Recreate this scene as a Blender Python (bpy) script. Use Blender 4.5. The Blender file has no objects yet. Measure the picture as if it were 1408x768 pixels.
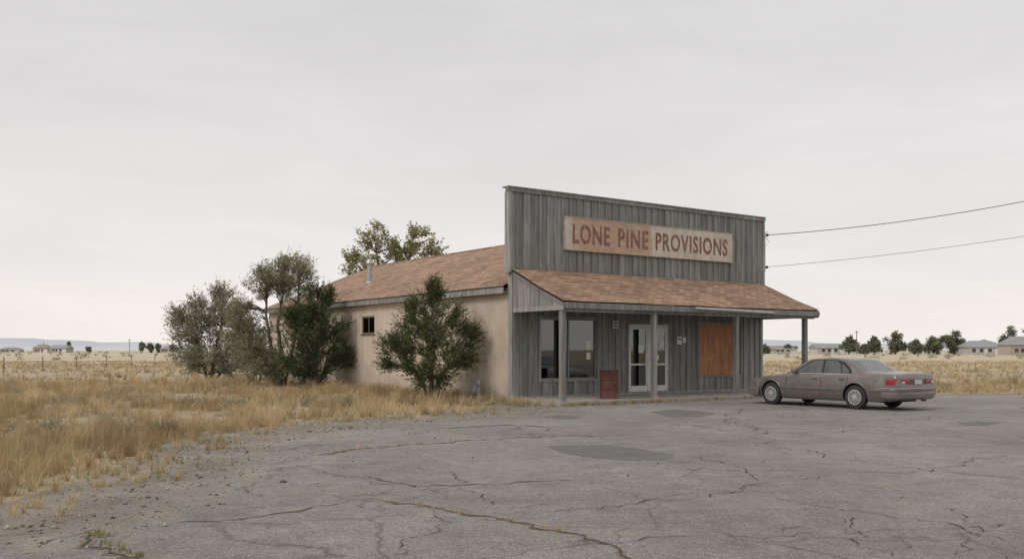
import bpy, bmesh, math, random
import numpy as np
from mathutils import Vector, Matrix
random.seed(7); rng=np.random.default_rng(7)
scene=bpy.context.scene
F=1290.0; HZ=481.0; EYE=1.6
def G(px,py,z=0.0):
    Y=(EYE-z)*F/(py-HZ); return ((px-704)/F*Y, Y)
ANG=math.radians(35.31); CU=math.cos(ANG); SU=math.sin(ANG)
CX,CY=0.0,29.07
def L2W(s,t): return (CX+s*CU-t*SU, CY+s*SU+t*CU)
def W2L(x,y):
    dx=x-CX; dy=y-CY; return (dx*CU+dy*SU, -dx*SU+dy*CU)

# ------------------------------------------------------------ materials
def newmat(name):
    m=bpy.data.materials.new(name); m.use_nodes=True
    nt=m.node_tree; b=nt.nodes['Principled BSDF']; return m,nt,b
def setin(nt,sock,val):
    if isinstance(val,bpy.types.NodeSocket): nt.links.new(val,sock)
    elif isinstance(val,(tuple,list)) and len(val)==3 and sock.type=='RGBA': sock.default_value=(*val,1)
    else: sock.default_value=val
def node(nt,t,props=None,**ins):
    n=nt.nodes.new(t)
    for k,v in (props or {}).items(): setattr(n,k,v)
    for k,v in ins.items():
        setin(nt,n.inputs[k.replace('_',' ')],v)
    return n
def objco(nt,scale=(1,1,1),loc=(0,0,0)):
    tc=nt.nodes.new('ShaderNodeTexCoord')
    mp=node(nt,'ShaderNodeMapping',Scale=scale,Location=loc); nt.links.new(tc.outputs['Object'],mp.inputs['Vector'])
    return mp.outputs[0]
def noise(nt,co,scale,detail=4,rough=.55,dist=0.0):
    n=node(nt,'ShaderNodeTexNoise',Scale=scale,Detail=detail,Roughness=rough,Distortion=dist); nt.links.new(co,n.inputs['Vector'])
    return n.outputs['Fac']
def ramp(nt,fac,stops):
    n=nt.nodes.new('ShaderNodeValToRGB'); e=n.color_ramp.elements
    while len(e)<len(stops): e.new(.5)
    for i,(p,c) in enumerate(stops):
        e[i].position=p; e[i].color=(c,c,c,1) if isinstance(c,(int,float)) else (*c,1)
    nt.links.new(fac,n.inputs[0]); return n.outputs[0]
def mix(nt,fac,a,b,mode='MIX'):
    n=nt.nodes.new('ShaderNodeMix'); n.data_type='RGBA'; n.blend_type=mode
    setin(nt,n.inputs[0],fac); setin(nt,n.inputs[6],a); setin(nt,n.inputs[7],b)
    return n.outputs[2]
def math_(nt,op,a,b=0.0,clamp=False):
    n=nt.nodes.new('ShaderNodeMath'); n.operation=op; n.use_clamp=clamp
    setin(nt,n.inputs[0],a); setin(nt,n.inputs[1],b); return n.outputs[0]
def attr(nt,name='rnd'):
    n=nt.nodes.new('ShaderNodeAttribute'); n.attribute_name=name; return n.outputs['Fac']
def bump(nt,b,h,strength=.3,dist=.01):
    n=node(nt,'ShaderNodeBump',Strength=strength,Distance=dist); nt.links.new(h,n.inputs['Height'])
    nt.links.new(n.outputs[0],b.inputs['Normal'])
def simple(name,col,rough=.7,metal=0,var=.15,scale=6):
    m,nt,b=newmat(name); co=objco(nt)
    n=noise(nt,co,scale,4)
    lo=tuple(c*(1-var) for c in col); hi=tuple(min(1,c*(1+var)) for c in col)
    nt.links.new(ramp(nt,n,[(.3,lo),(.7,hi)]),b.inputs['Base Color'])
    b.inputs['Roughness'].default_value=rough; b.inputs['Metallic'].default_value=metal
    return m

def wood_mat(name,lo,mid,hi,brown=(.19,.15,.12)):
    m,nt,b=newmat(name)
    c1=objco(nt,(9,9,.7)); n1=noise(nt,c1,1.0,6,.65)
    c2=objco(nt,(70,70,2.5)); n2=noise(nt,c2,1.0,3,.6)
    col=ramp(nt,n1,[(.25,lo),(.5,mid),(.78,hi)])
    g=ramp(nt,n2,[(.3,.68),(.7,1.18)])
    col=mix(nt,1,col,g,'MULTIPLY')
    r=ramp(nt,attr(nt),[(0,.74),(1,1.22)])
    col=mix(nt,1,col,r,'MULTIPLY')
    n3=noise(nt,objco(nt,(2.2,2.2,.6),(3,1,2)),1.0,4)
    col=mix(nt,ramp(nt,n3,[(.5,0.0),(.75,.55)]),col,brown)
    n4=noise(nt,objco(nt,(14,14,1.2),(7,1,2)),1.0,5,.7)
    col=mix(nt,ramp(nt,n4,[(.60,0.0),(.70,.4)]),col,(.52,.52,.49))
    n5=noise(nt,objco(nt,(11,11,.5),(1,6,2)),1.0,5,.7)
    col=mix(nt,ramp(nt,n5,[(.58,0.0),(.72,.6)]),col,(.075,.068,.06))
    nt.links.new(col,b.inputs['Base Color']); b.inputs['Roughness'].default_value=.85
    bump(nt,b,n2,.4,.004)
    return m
M_wood=wood_mat('weathered_wood',(.145,.148,.141),(.25,.254,.24),(.36,.362,.344))
M_wood_d=wood_mat('weathered_wood_trim',(.16,.158,.148),(.28,.277,.262),(.44,.43,.405))
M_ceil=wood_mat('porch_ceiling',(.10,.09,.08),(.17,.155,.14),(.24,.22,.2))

def stucco():
    m,nt,b=newmat('stucco'); co=objco(nt)
    n=noise(nt,co,.9,6,.6); col=ramp(nt,n,[(.3,(.46,.375,.295)),(.5,(.575,.48,.385)),(.72,(.65,.56,.46))])
    n2=noise(nt,objco(nt,(3,3,.4)),1,5); col=mix(nt,ramp(nt,n2,[(.5,0.0),(.78,.5)]),col,(.42,.34,.27))
    n3=noise(nt,objco(nt,(5,5,.25),(3,3,0)),1,6,.7); col=mix(nt,ramp(nt,n3,[(.55,0.0),(.70,.4)]),col,(.33,.265,.21))
    sep=nt.nodes.new('ShaderNodeSeparateXYZ'); nt.links.new(objco(nt),sep.inputs[0])
    z=math_(nt,'ADD',sep.outputs[2],math_(nt,'MULTIPLY',noise(nt,co,2.5,5),1.2))
    col=mix(nt,ramp(nt,math_(nt,'MULTIPLY',z,.5),[(.28,.75),(.66,0.0)]),col,(.34,.26,.195))
    nt.links.new(col,b.inputs['Base Color']); b.inputs['Roughness'].default_value=.95
    bump(nt,b,noise(nt,co,45,4,.7),.7,.015); return m
M_stucco=stucco()

def shingle(name,swap):
    m,nt,b=newmat(name)
    sep=nt.nodes.new('ShaderNodeSeparateXYZ'); nt.links.new(objco(nt),sep.inputs[0])
    cmb=nt.nodes.new('ShaderNodeCombineXYZ')
    nt.links.new(sep.outputs[1 if swap else 0],cmb.inputs[0]); nt.links.new(sep.outputs[0 if swap else 1],cmb.inputs[1])
    br=nt.nodes.new('ShaderNodeTexBrick'); nt.links.new(cmb.outputs[0],br.inputs['Vector'])
    br.inputs['Scale'].default_value=1; br.inputs['Brick Width'].default_value=.33; br.inputs['Row Height'].default_value=.15
    br.inputs['Mortar Size'].default_value=.012; br.inputs['Mortar Smooth'].default_value=.3
    br.inputs['Color1'].default_value=(.235,.140,.085,1); br.inputs['Color2'].default_value=(.43,.275,.18,1); br.inputs['Mortar'].default_value=(.11,.07,.05,1)
    col=br.outputs['Color']
    n=noise(nt,objco(nt),.7,5,.6); col=mix(nt,1,col,ramp(nt,n,[(.3,.72),(.7,1.12)]),'MULTIPLY')
    n2=noise(nt,objco(nt,(1,1,1),(5,5,5)),5,5,.7); col=mix(nt,ramp(nt,n2,[(.5,0.0),(.75,.6)]),col,(.21,.145,.105))
    n3=noise(nt,objco(nt,(1,1,1),(9,5,5)),60,2,.7); col=mix(nt,1,col,ramp(nt,n3,[(.3,.7),(.7,1.25)]),'MULTIPLY')
    n4=noise(nt,objco(nt,(1,1,1),(2,8,5)),9,4,.7); col=mix(nt,ramp(nt,n4,[(.64,0.0),(.72,.45)]),col,(.50,.39,.29))
    nt.links.new(col,b.inputs['Base Color']); b.inputs['Roughness'].default_value=.92
    bump(nt,b,br.outputs['Fac'],-.6,.015); return m
M_sh1=shingle('shingles_main',True); M_sh2=shingle('shingles_porch',False)

def dirt_col(nt):
    co=objco(nt)
    a=ramp(nt,noise(nt,co,1.1,7,.65),[(.3,(.150,.128,.102)),(.55,(.235,.205,.168)),(.75,(.32,.285,.235))])
    g=ramp(nt,noise(nt,co,38,4,.75),[(.35,.58),(.65,1.28)])
    return mix(nt,1,a,g,'MULTIPLY')
def ground_mat():
    m,nt,b=newmat('dry_ground'); co=objco(nt)
    d=dirt_col(nt)
    st=ramp(nt,noise(nt,co,.35,8,.7),[(.25,(.23,.18,.115)),(.5,(.37,.295,.19)),(.75,(.49,.41,.28))])
    st=mix(nt,1,st,ramp(nt,noise(nt,co,12,5,.75),[(.3,.6),(.7,1.2)]),'MULTIPLY')
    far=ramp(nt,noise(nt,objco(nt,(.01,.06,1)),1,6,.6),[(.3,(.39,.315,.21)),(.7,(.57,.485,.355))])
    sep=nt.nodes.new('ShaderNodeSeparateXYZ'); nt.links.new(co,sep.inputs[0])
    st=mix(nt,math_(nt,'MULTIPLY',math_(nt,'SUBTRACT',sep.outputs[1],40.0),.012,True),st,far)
    gr=ramp(nt,noise(nt,objco(nt,(1,1,1),(4,0,0)),.5,4),[(.5,0.0),(.68,.45)])
    st=mix(nt,gr,st,(.22,.22,.13))
    e=math_(nt,'ADD',attr(nt,'edge'),math_(nt,'MULTIPLY',math_(nt,'SUBTRACT',noise(nt,co,1.6,7,.7),.5),2.6))
    f=ramp(nt,math_(nt,'MULTIPLY',e,.4),[(.12,0.0),(.6,1.0)])
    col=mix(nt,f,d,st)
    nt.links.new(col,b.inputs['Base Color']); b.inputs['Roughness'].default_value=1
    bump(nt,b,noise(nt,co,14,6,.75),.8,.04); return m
M_ground=ground_mat()
def asphalt_mat():
    m,nt,b=newmat('old_asphalt'); co=objco(nt)
    big=noise(nt,co,.23,6,.6,.4); col=ramp(nt,big,[(.3,(.165,.152,.138)),(.5,(.222,.206,.188)),(.7,(.28,.262,.24))])
    mid=noise(nt,objco(nt,(1,1,1),(3,7,0)),2.2,7,.7); col=mix(nt,1,col,ramp(nt,mid,[(.3,.72),(.7,1.15)]),'MULTIPLY')
    md_=noise(nt,objco(nt,(1,1,1),(3,1,0)),14,4,.7); col=mix(nt,1,col,ramp(nt,md_,[(.35,.86),(.65,1.1)]),'MULTIPLY')
    fine=noise(nt,co,55,3,.8); col=mix(nt,1,col,ramp(nt,fine,[(.34,.38),(.5,1.0),(.68,1.65)]),'MULTIPLY')
    w=nt.nodes.new('ShaderNodeTexNoise'); w.inputs['Scale'].default_value=1.6; w.inputs['Detail'].default_value=6; nt.links.new(co,w.inputs['Vector'])
    vm=nt.nodes.new('ShaderNodeVectorMath'); vm.operation='MULTIPLY_ADD'; nt.links.new(w.outputs['Color'],vm.inputs[0]); vm.inputs[1].default_value=(1.1,1.1,0); nt.links.new(co,vm.inputs[2])
    for sc,wd,ms,mlo in ((.42,.012,.11,.42),(1.5,.020,.23,.50)):
        v=nt.nodes.new('ShaderNodeTexVoronoi'); v.feature='DISTANCE_TO_EDGE'; v.inputs['Scale'].default_value=sc; nt.links.new(vm.outputs[0],v.inputs['Vector'])
        c=ramp(nt,v.outputs['Distance'],[(0.0,1.0),(wd,0.0)])
        k=ramp(nt,noise(nt,objco(nt,(1,1,1),(sc*9,2,0)),ms,4,.6),[(mlo,0.0),(mlo+.12,.75)])
        col=mix(nt,math_(nt,'MULTIPLY',c,k),col,(.07,.06,.05))
    col=mix(nt,ramp(nt,noise(nt,objco(nt,(1,1,1),(11,3,0)),.8,5,.65),[(.56,0.0),(.72,.42)]),col,(.105,.10,.092))
    col=mix(nt,ramp(nt,noise(nt,objco(nt,(1,1,1),(1,3,0)),.5,7,.75),[(.5,0.0),(.78,.5)]),col,(.29,.25,.2))
    d=dirt_col(nt)
    e=math_(nt,'ADD',attr(nt,'edge'),math_(nt,'MULTIPLY',math_(nt,'SUBTRACT',noise(nt,co,1.1,8,.72),.5),3.4))
    f=ramp(nt,math_(nt,'MULTIPLY',math_(nt,'ADD',e,1.0),.5),[(.2,0.0),(.42,1.0)])
    col=mix(nt,f,col,d)
    nt.links.new(col,b.inputs['Base Color']); b.inputs['Roughness'].default_value=.9
    bump(nt,b,noise(nt,co,60,4,.8),.7,.012); return m
M_asph=asphalt_mat()
M_crack=simple('crack_dark',(.055,.047,.04),1,0,.4,8)  # dark brown tone of the crack ribbons
M_crackd=simple('crack_dirt',(.18,.14,.10),1,0,.4,20)
def patch_mat():
    m,nt,b=newmat('asphalt_patch'); co=objco(nt)
    col=ramp(nt,noise(nt,co,1.5,6,.7),[(.3,(.095,.09,.084)),(.7,(.15,.143,.133))])
    col=mix(nt,1,col,ramp(nt,noise(nt,co,70,3,.8),[(.34,.5),(.68,1.5)]),'MULTIPLY')
    nt.links.new(col,b.inputs['Base Color']); b.inputs['Roughness'].default_value=.9; return m
M_patch=patch_mat()
def worn(name,col,scale=9,thr=.52):
    m,nt,b=newmat(name); co=objco(nt); nt.links.new(ramp(nt,noise(nt,co,3,4),[(.3,tuple(c*.85 for c in col)),(.7,col)]),b.inputs['Base Color'])
    b.inputs['Roughness'].default_value=.85
    tr=nt.nodes.new('ShaderNodeBsdfTransparent'); mx=nt.nodes.new('ShaderNodeMixShader')
    nt.links.new(ramp(nt,noise(nt,co,scale,8,.8),[(thr-.06,0.0),(thr+.06,.9)]),mx.inputs[0])
    nt.links.new(tr.outputs[0],mx.inputs[1]); nt.links.new(b.outputs[0],mx.inputs[2])
    nt.links.new(mx.outputs[0],nt.nodes['Material Output'].inputs[0]); return m
M_line=worn('worn_line_paint',(.62,.6,.56),7,.53)
M_conc=simple('concrete',(.34,.32,.29),.9,0,.22,3)
def leaf(name,lo,mid,hi,trans=.25,patch=None):
    m,nt,b=newmat(name)
    col=ramp(nt,attr(nt),[(0,lo),(.5,mid),(1,hi)])
    if patch:
        co=objco(nt)
        col=mix(nt,1,col,ramp(nt,noise(nt,co,.55,3,.6),[(.33,(.64,.57,.51)),(.5,(.95,.94,.92)),(.68,(1.12,1.12,1.12))]),'MULTIPLY')
        col=mix(nt,ramp(nt,noise(nt,objco(nt,(1,1,1),(9,4,0)),.4,3,.6),[(.54,0.0),(.70,.5)]),col,patch)
    nt.links.new(col,b.inputs['Base Color']); b.inputs['Roughness'].default_value=.8; b.inputs['Specular IOR Level'].default_value=.2
    if trans>0:
        t=nt.nodes.new('ShaderNodeBsdfTranslucent'); nt.links.new(col,t.inputs[0])
        mx=nt.nodes.new('ShaderNodeMixShader'); mx.inputs[0].default_value=trans
        nt.links.new(b.outputs[0],mx.inputs[1]); nt.links.new(t.outputs[0],mx.inputs[2]); nt.links.new(mx.outputs[0],nt.nodes['Material Output'].inputs[0])
    return m
M_grass=leaf('dry_grass',(.26,.185,.10),(.52,.395,.225),(.79,.66,.45),.3,(.33,.30,.18))
M_grassg=leaf('green_grass',(.14,.15,.065),(.30,.30,.15),(.52,.48,.29),.3)
M_jun=leaf('juniper_leaf',(.022,.032,.013),(.075,.092,.036),(.22,.225,.105),.15)
M_jun2=leaf('juniper_leaf_dark',(.017,.03,.012),(.056,.075,.031),(.155,.17,.08),.15)
M_oli=leaf('olive_leaf',(.12,.12,.075),(.28,.275,.195),(.47,.46,.355),.25)
M_oli2=leaf('olive_leaf_green',(.09,.09,.05),(.24,.235,.145),(.42,.405,.28),.25)
M_elm=leaf('elm_leaf',(.12,.12,.045),(.27,.26,.12),(.46,.42,.23),.35)
M_far_haze=leaf('far_leaf_haze',(.08,.09,.055),(.15,.16,.11),(.28,.27,.19),0)  # distant crowns: aerial haze lightened into the leaf colours
M_sage=leaf('sage_leaf',(.14,.135,.095),(.27,.265,.195),(.42,.405,.31),.15)
M_bark=simple('bark',(.14,.115,.09),.95,0,.4,18)

# ------------------------------------------------------------ mesh helpers
def empty(name,loc=(0,0,0),rz=0):
    o=bpy.data.objects.new(name,None); o.location=loc; o.rotation_euler=(0,0,rz); scene.collection.objects.link(o); return o
class MB:
    def __init__(s): s.v=[];s.f=[];s.m=[];s.r=[]
    def add(s,vs,fs,mat=0,rnd=None):
        o=len(s.v); s.v+= [tuple(p) for p in vs]
        if rnd is None: rnd=random.random()
        for f in fs: s.f.append([o+i for i in f]); s.m.append(mat); s.r.append(rnd)
    def box(s,x0,x1,y0,y1,z0,z1,mat=0,rnd=None):
        s.add([(x0,y0,z0),(x1,y0,z0),(x1,y1,z0),(x0,y1,z0),(x0,y0,z1),(x1,y0,z1),(x1,y1,z1),(x0,y1,z1)],
              [(0,3,2,1),(4,5,6,7),(0,1,5,4),(1,2,6,5),(2,3,7,6),(3,0,4,7)],mat,rnd)
    def prism(s,poly,axis,a0,a1,mat=0,rnd=None):
        n=len(poly)
        def P(p,a): return (a,p[0],p[1]) if axis=='x' else ((p[0],a,p[1]) if axis=='y' else (p[0],p[1],a))
        s.add([P(p,a0) for p in poly]+[P(p,a1) for p in poly],
              [tuple(range(n))[::-1],tuple(range(n,2*n))]+[(i,(i+1)%n,n+(i+1)%n,n+i) for i in range(n)],mat,rnd)
    def tube(s,pts,rad,n=6,mat=0,rnd=None):
        pts=[Vector(p) for p in pts]; vs=[];fs=[]
        if isinstance(rad,(int,float)): rad=[rad]*len(pts)
        for i,p in enumerate(pts):
            t=(pts[min(i+1,len(pts)-1)]-pts[max(i-1,0)]).normalized()
            ref=Vector((0,0,1)) if abs(t.z)<.9 else Vector((1,0,0))
            a=t.cross(ref).normalized(); b=t.cross(a)
            for k in range(n):
                th=2*math.pi*k/n; vs.append(p+(a*math.cos(th)+b*math.sin(th))*rad[i])
        for i in range(len(pts)-1):
            for k in range(n): fs.append((i*n+k,i*n+(k+1)%n,(i+1)*n+(k+1)%n,(i+1)*n+k))
        fs.append(tuple(range(n))[::-1]); fs.append(tuple((len(pts)-1)*n+k for k in range(n)))
        s.add(vs,fs,mat,rnd)
    def lathe(s,prof,axis='z',n=24,c=(0,0,0),mat=0,rnd=None):
        vs=[];fs=[]
        for (h,r) in prof:
            for k in range(n):
                th=2*math.pi*k/n; a,b=r*math.cos(th),r*math.sin(th)
                vs.append((c[0]+a,c[1]+b,c[2]+h) if axis=='z' else (c[0]+h,c[1]+a,c[2]+b))
        for i in range(len(prof)-1):
            for k in range(n): fs.append((i*n+k,i*n+(k+1)%n,(i+1)*n+(k+1)%n,(i+1)*n+k))
        fs.append(tuple(range(n))[::-1]); fs.append(tuple((len(prof)-1)*n+k for k in range(n)))
        s.add(vs,fs,mat,rnd)
    def build(s,name,mats,parent=None,smooth=False,angle=35):
        me=bpy.data.meshes.new(name); me.from_pydata(s.v,[],s.f)
        for m in mats: me.materials.append(m)
        me.polygons.foreach_set('material_index',s.m)
        a=me.attributes.new('rnd','FLOAT','FACE'); a.data.foreach_set('value',s.r)
        bm=bmesh.new(); bm.from_mesh(me); bmesh.ops.recalc_face_normals(bm,faces=bm.faces); bm.to_mesh(me); bm.free()
        if smooth:
            me.polygons.foreach_set('use_smooth',[True]*len(me.polygons)); me.set_sharp_from_angle(angle=math.radians(angle))
        o=bpy.data.objects.new(name,me); scene.collection.objects.link(o)
        if parent: o.parent=parent
        return o
def fast(name,verts,idx,k,rnd,mat,parent=None):
    me=bpy.data.meshes.new(name); F_=len(idx)
    me.vertices.add(len(verts)); me.vertices.foreach_set('co',verts.astype(np.float32).ravel())
    me.loops.add(F_*k); me.loops.foreach_set('vertex_index',idx.astype(np.int32).ravel())
    me.polygons.add(F_); me.polygons.foreach_set('loop_start',(np.arange(F_)*k).astype(np.int32))
    me.update(calc_edges=True)
    a=me.attributes.new('rnd','FLOAT','FACE'); a.data.foreach_set('value',np.clip(rnd,0,1).astype(np.float32))
    me.materials.append(mat); me.validate()
    o=bpy.data.objects.new(name,me); scene.collection.objects.link(o)
    if parent: o.parent=parent
    return o

# ------------------------------------------------------------ pavement outline
slabL=L2W(-.35,-2.75); slabR=L2W(11.95,-2.75)
left=[(-60,8.9),(-9,8.35),G(0,733),G(130,730),G(205,698),G(300,650),G(345,612),G(350,603),G(430,592),G(520,582),G(620,575),G(700,567),slabL]
PAVE=left+[L2W(0,-.5),L2W(11.7,-.5),slabR,(16,33.4),(24,33.6),(70,36),(70,-30),(-60,-30)]
PV=np.array(PAVE)
def sdist(P):
    P=np.asarray(P,float); d=np.full(len(P),1e9); ins=np.zeros(len(P),bool)
    for i in range(len(PV)):
        a=PV[i]; b=PV[(i+1)%len(PV)]; ab=b-a
        t=np.clip(((P-a)@ab)/(ab@ab),0,1); q=a+t[:,None]*ab
        d=np.minimum(d,np.hypot(*(P-q).T))
        c=((a[1]>P[:,1])!=(b[1]>P[:,1])); 
        with np.errstate(divide='ignore',invalid='ignore'):
            xi=(b[0]-a[0])*(P[:,1]-a[1])/(b[1]-a[1])+a[0]
        ins^=(c&(P[:,0]<xi))
    return np.where(ins,-d,d)
def lown(P,f=1.0,s=0):
    x,y=P[:,0]*f,P[:,1]*f
    return (np.sin(x*1.3+s+np.sin(y*.9+s))+np.sin(y*1.7+2*s+np.sin(x*1.1))+np.sin((x+y)*2.9+s)*.5+np.sin((x-y)*3.7+s*3)*.4)/2.9
def gridmesh(name,xs,ys,z,mat,cull=None,zf=None):
    X,Y=np.meshgrid(xs,ys); P=np.stack([X.ravel(),Y.ravel()],1)
    nx,ny=len(xs),len(ys)
    e=sdist(P)
    Z=np.full(len(P),z)
    if zf is not None: Z=Z+zf(P,e)
    i=np.arange((ny-1)*(nx-1)); r=i//(nx-1); c=i%(nx-1); a=r*nx+c
    idx=np.stack([a,a+1,a+nx+1,a+nx],1)
    if cull is not None:
        keep=(e[idx].min(1)<cull); idx=idx[keep]
    me=bpy.data.meshes.new(name); me.vertices.add(len(P)); me.vertices.foreach_set('co',np.column_stack([P,Z]).astype(np.float32).ravel())
    me.loops.add(len(idx)*4); me.loops.foreach_set('vertex_index',idx.astype(np.int32).ravel())
    me.polygons.add(len(idx)); me.polygons.foreach_set('loop_start',(np.arange(len(idx))*4).astype(np.int32)); me.update(calc_edges=True)
    at=me.attributes.new('edge','FLOAT','POINT'); at.data.foreach_set('value',np.clip(e,-6,6).astype(np.float32))
    me.materials.append(mat); me.polygons.foreach_set('use_smooth',[True]*len(idx)); me.validate()
    o=bpy.data.objects.new(name,me); scene.collection.objects.link(o); return o
def axis(lo,hi,step,far):
    a=list(np.arange(lo,hi,step)); b=[];d=step*2;x=hi
    while x<far: b.append(x); x+=d; d*=1.5
    b.append(far); c=[];d=step*2;x=lo-d
    while x>-far: c.append(x); d*=1.5; x-=d
    c.append(-far); return np.array(c[::-1]+a+b)
def gz(P,e):
    w=np.clip((e-1.2)/3,0,1); s,t=W2L(P[:,0],P[:,1]); near=np.clip((np.maximum(np.maximum(-s,s-11.7),np.maximum(-t-2.7,t-21)))/2,0,1)
    r=np.hypot(P[:,0],P[:,1]); return w*near*np.clip(lown(P,.45,1)*.08,-.02,.2)*(r<200)
gridmesh('ground',axis(-32,45,.35,12000),axis(4,70,.35,12000),0,M_ground,None,gz)
gridmesh('parking_lot',np.arange(-32,70,.3),np.arange(-12,38,.3),.006,M_asph,1.3)

# cracks
def ribbon(mb,pts,w,mat,z=.011,step=.1,jit=.05):
    P=[Vector((*p,0)) for p in pts]; out=[]
    for a,b in zip(P[:-1],P[1:]):
        n=max(2,int((b-a).length/step)); 
        for k in range(n): out.append(a.lerp(b,k/n))
    out.append(P[-1]); off=0;vs=[]
    for i,p in enumerate(out):
        t=(out[min(i+1,len(out)-1)]-out[max(0,i-1)]).normalized(); nn=Vector((-t.y,t.x,0))
        off=off*.93+random.gauss(0,jit); env=min(1,i/5,(len(out)-1-i)/5+.05)
        ww=w*(.2+random.random()**1.6*1.5)*max(env,.15)
        c=p+nn*(off+random.gauss(0,.008)); vs.append((c.x+nn.x*ww/2,c.y+nn.y*ww/2,z)); vs.append((c.x-nn.x*ww/2,c.y-nn.y*ww/2,z))
    mb.add(vs,[(2*i,2*i+1,2*i+3,2*i+2) for i in range(len(out)-1)],mat)
def GP(l): return [G(*p) for p in l]
cr=MB()
C=[([(470,690),(520,688),(600,700),(700,715),(790,735),(850,748),(920,790)],.022,1),
([(690,708),(760,700),(850,690),(960,682),(1060,665),(1160,650)],.020,0),
([(1160,632),(1250,640),(1330,650),(1430,657)],.026,0),
([(1040,680),(1120,690),(1200,705),(1300,720),(1440,748)],.016,0),
([(1290,690),(1310,715),(1345,735),(1360,775)],.014,0),
([(780,752),(900,745),(1050,742),(1150,735),(1250,728),(1400,712)],.014,0),
([(420,628),(500,615),(640,605),(760,598),(860,600)],.03,1),
([(760,588),(900,583),(1050,598),(1180,590),(1300,600)],.03,0),
([(500,655),(560,672),(700,668),(800,660)],.018,1),
([(930,626),(1000,640),(1060,665)],.022,0),
([(1160,650),(1280,645),(1408,625)],.02,0),
([(560,640),(600,650),(640,700)],.016,0),
([(1100,575),(1200,578),(1350,572),(1440,580)],.035,0),
([(600,590),(700,585),(760,588)],.035,1),
([(220,720),(330,715),(470,690)],.016,1),
([(1200,705),(1190,730),(1215,775)],.014,0),
([(940,608),(1080,618),(1160,632)],.026,0),
([(1020,560),(1000,580),(1050,598)],.03,0),
([(600,700),(560,730),(480,775)],.012,0),
([(120,728),(150,748),(200,775)],.04,1)]
for pts,w,d in C:
    st_=random.getstate()
    if d: ribbon(cr,GP(pts),w*2.8,1,.010)
    random.setstate(st_); ribbon(cr,GP(pts),w*.85,0,.014)
    for k in range(3):
        g=GP(pts); i=random.randrange(len(g)-1); a=g[i]; l=random.uniform(.5,1.8); th=random.uniform(0,6.28)
        ribbon(cr,[a,(a[0]+l*math.cos(th),a[1]+l*math.sin(th))],w*.4,0,.014)
cr.build('asphalt_cracks',[M_crack,M_crackd])
pm=MB()
def patch(pts,z=.0095,rag=.03):
    g=GP(pts); out=[]; ox=oy=0
    for i in range(len(g)):
        a=Vector(g[i]); b=Vector(g[(i+1)%len(g)]); n=max(2,int((b-a).length/.15))
        for k in range(n):
            q=a.lerp(b,k/n); ox=ox*.7+random.gauss(0,rag); oy=oy*.7+random.gauss(0,rag); out.append((q.x+ox,q.y+oy,z))
    pm.add(out,[tuple(range(len(out)))])
patch([(748,614),(790,612),(840,612),(885,618),(932,625),(915,631),(870,633),(800,628)],rag=.02)
patch([(895,566),(930,563),(965,565),(985,569),(960,573),(915,572)],rag=.03); patch([(1315,581),(1345,579),(1378,581),(1360,585),(1330,585)],rag=.03)
patch([(748,573),(770,571),(797,574),(775,576)],rag=.03)
pm.build('asphalt_patches',[M_patch])
pl=MB()
for s in (1.7,4.75,7.95,10.9):
    a=L2W(s,-3.1);b=L2W(s+.1,-3.1);c=L2W(s+.1,-7.6);d=L2W(s,-7.6)
    pl.add([(*a,.017),(*b,.017),(*c,.017),(*d,.017)],[(0,1,2,3)])
pl.build('parking_lines',[M_line])

# gravel
def stones(name,P,size,mat,z=.006):
    n=len(P); o=np.array([(1,0,0),(-1,0,0),(0,1,0),(0,-1,0),(0,0,1),(0,0,-1)],float)
    sc=size[:,None,None]*rng.uniform(.5,1.2,(n,1,3)); th=rng.uniform(0,6.28,n); c,s=np.cos(th),np.sin(th)
    V=o[None]*sc; V[...,2]*=.6; X=V[...,0]*c[:,None]-V[...,1]*s[:,None]; Y=V[...,0]*s[:,None]+V[...,1]*c[:,None]
    V=np.stack([X+P[:,0:1],Y+P[:,1:2],V[...,2]+z+size[:,None]*.2],2).reshape(-1,3)
    fc=np.array([(0,2,4),(2,1,4),(1,3,4),(3,0,4),(2,0,5),(1,2,5),(3,1,5),(0,3,5)])
    idx=(np.arange(n)[:,None,None]*6+fc[None]).reshape(-1,3)
    return fast(name,V,idx,3,np.repeat(rng.random(n),8),mat)
M_stone=leaf('gravel_stone',(.10,.085,.07),(.25,.22,.18),(.44,.40,.34),0)
P=np.column_stack([rng.uniform(-14,4,80000),rng.uniform(6.5,28,80000)]); e=sdist(P)
k=rng.random(len(P))<np.exp(-((e-.2)/.9)**2)*.6
stones('gravel',P[k],rng.gamma(2,.006,k.sum()).clip(.004,.05),M_stone)
P=np.column_stack([rng.uniform(-10,22,2200),rng.uniform(6,32,2200)]); k=sdist(P)<0
stones('lot_debris',P[k],rng.gamma(2,.0035,k.sum()).clip(.003,.02),leaf('debris',(.07,.055,.04),(.18,.15,.11),(.35,.29,.2),0),.012)

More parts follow.
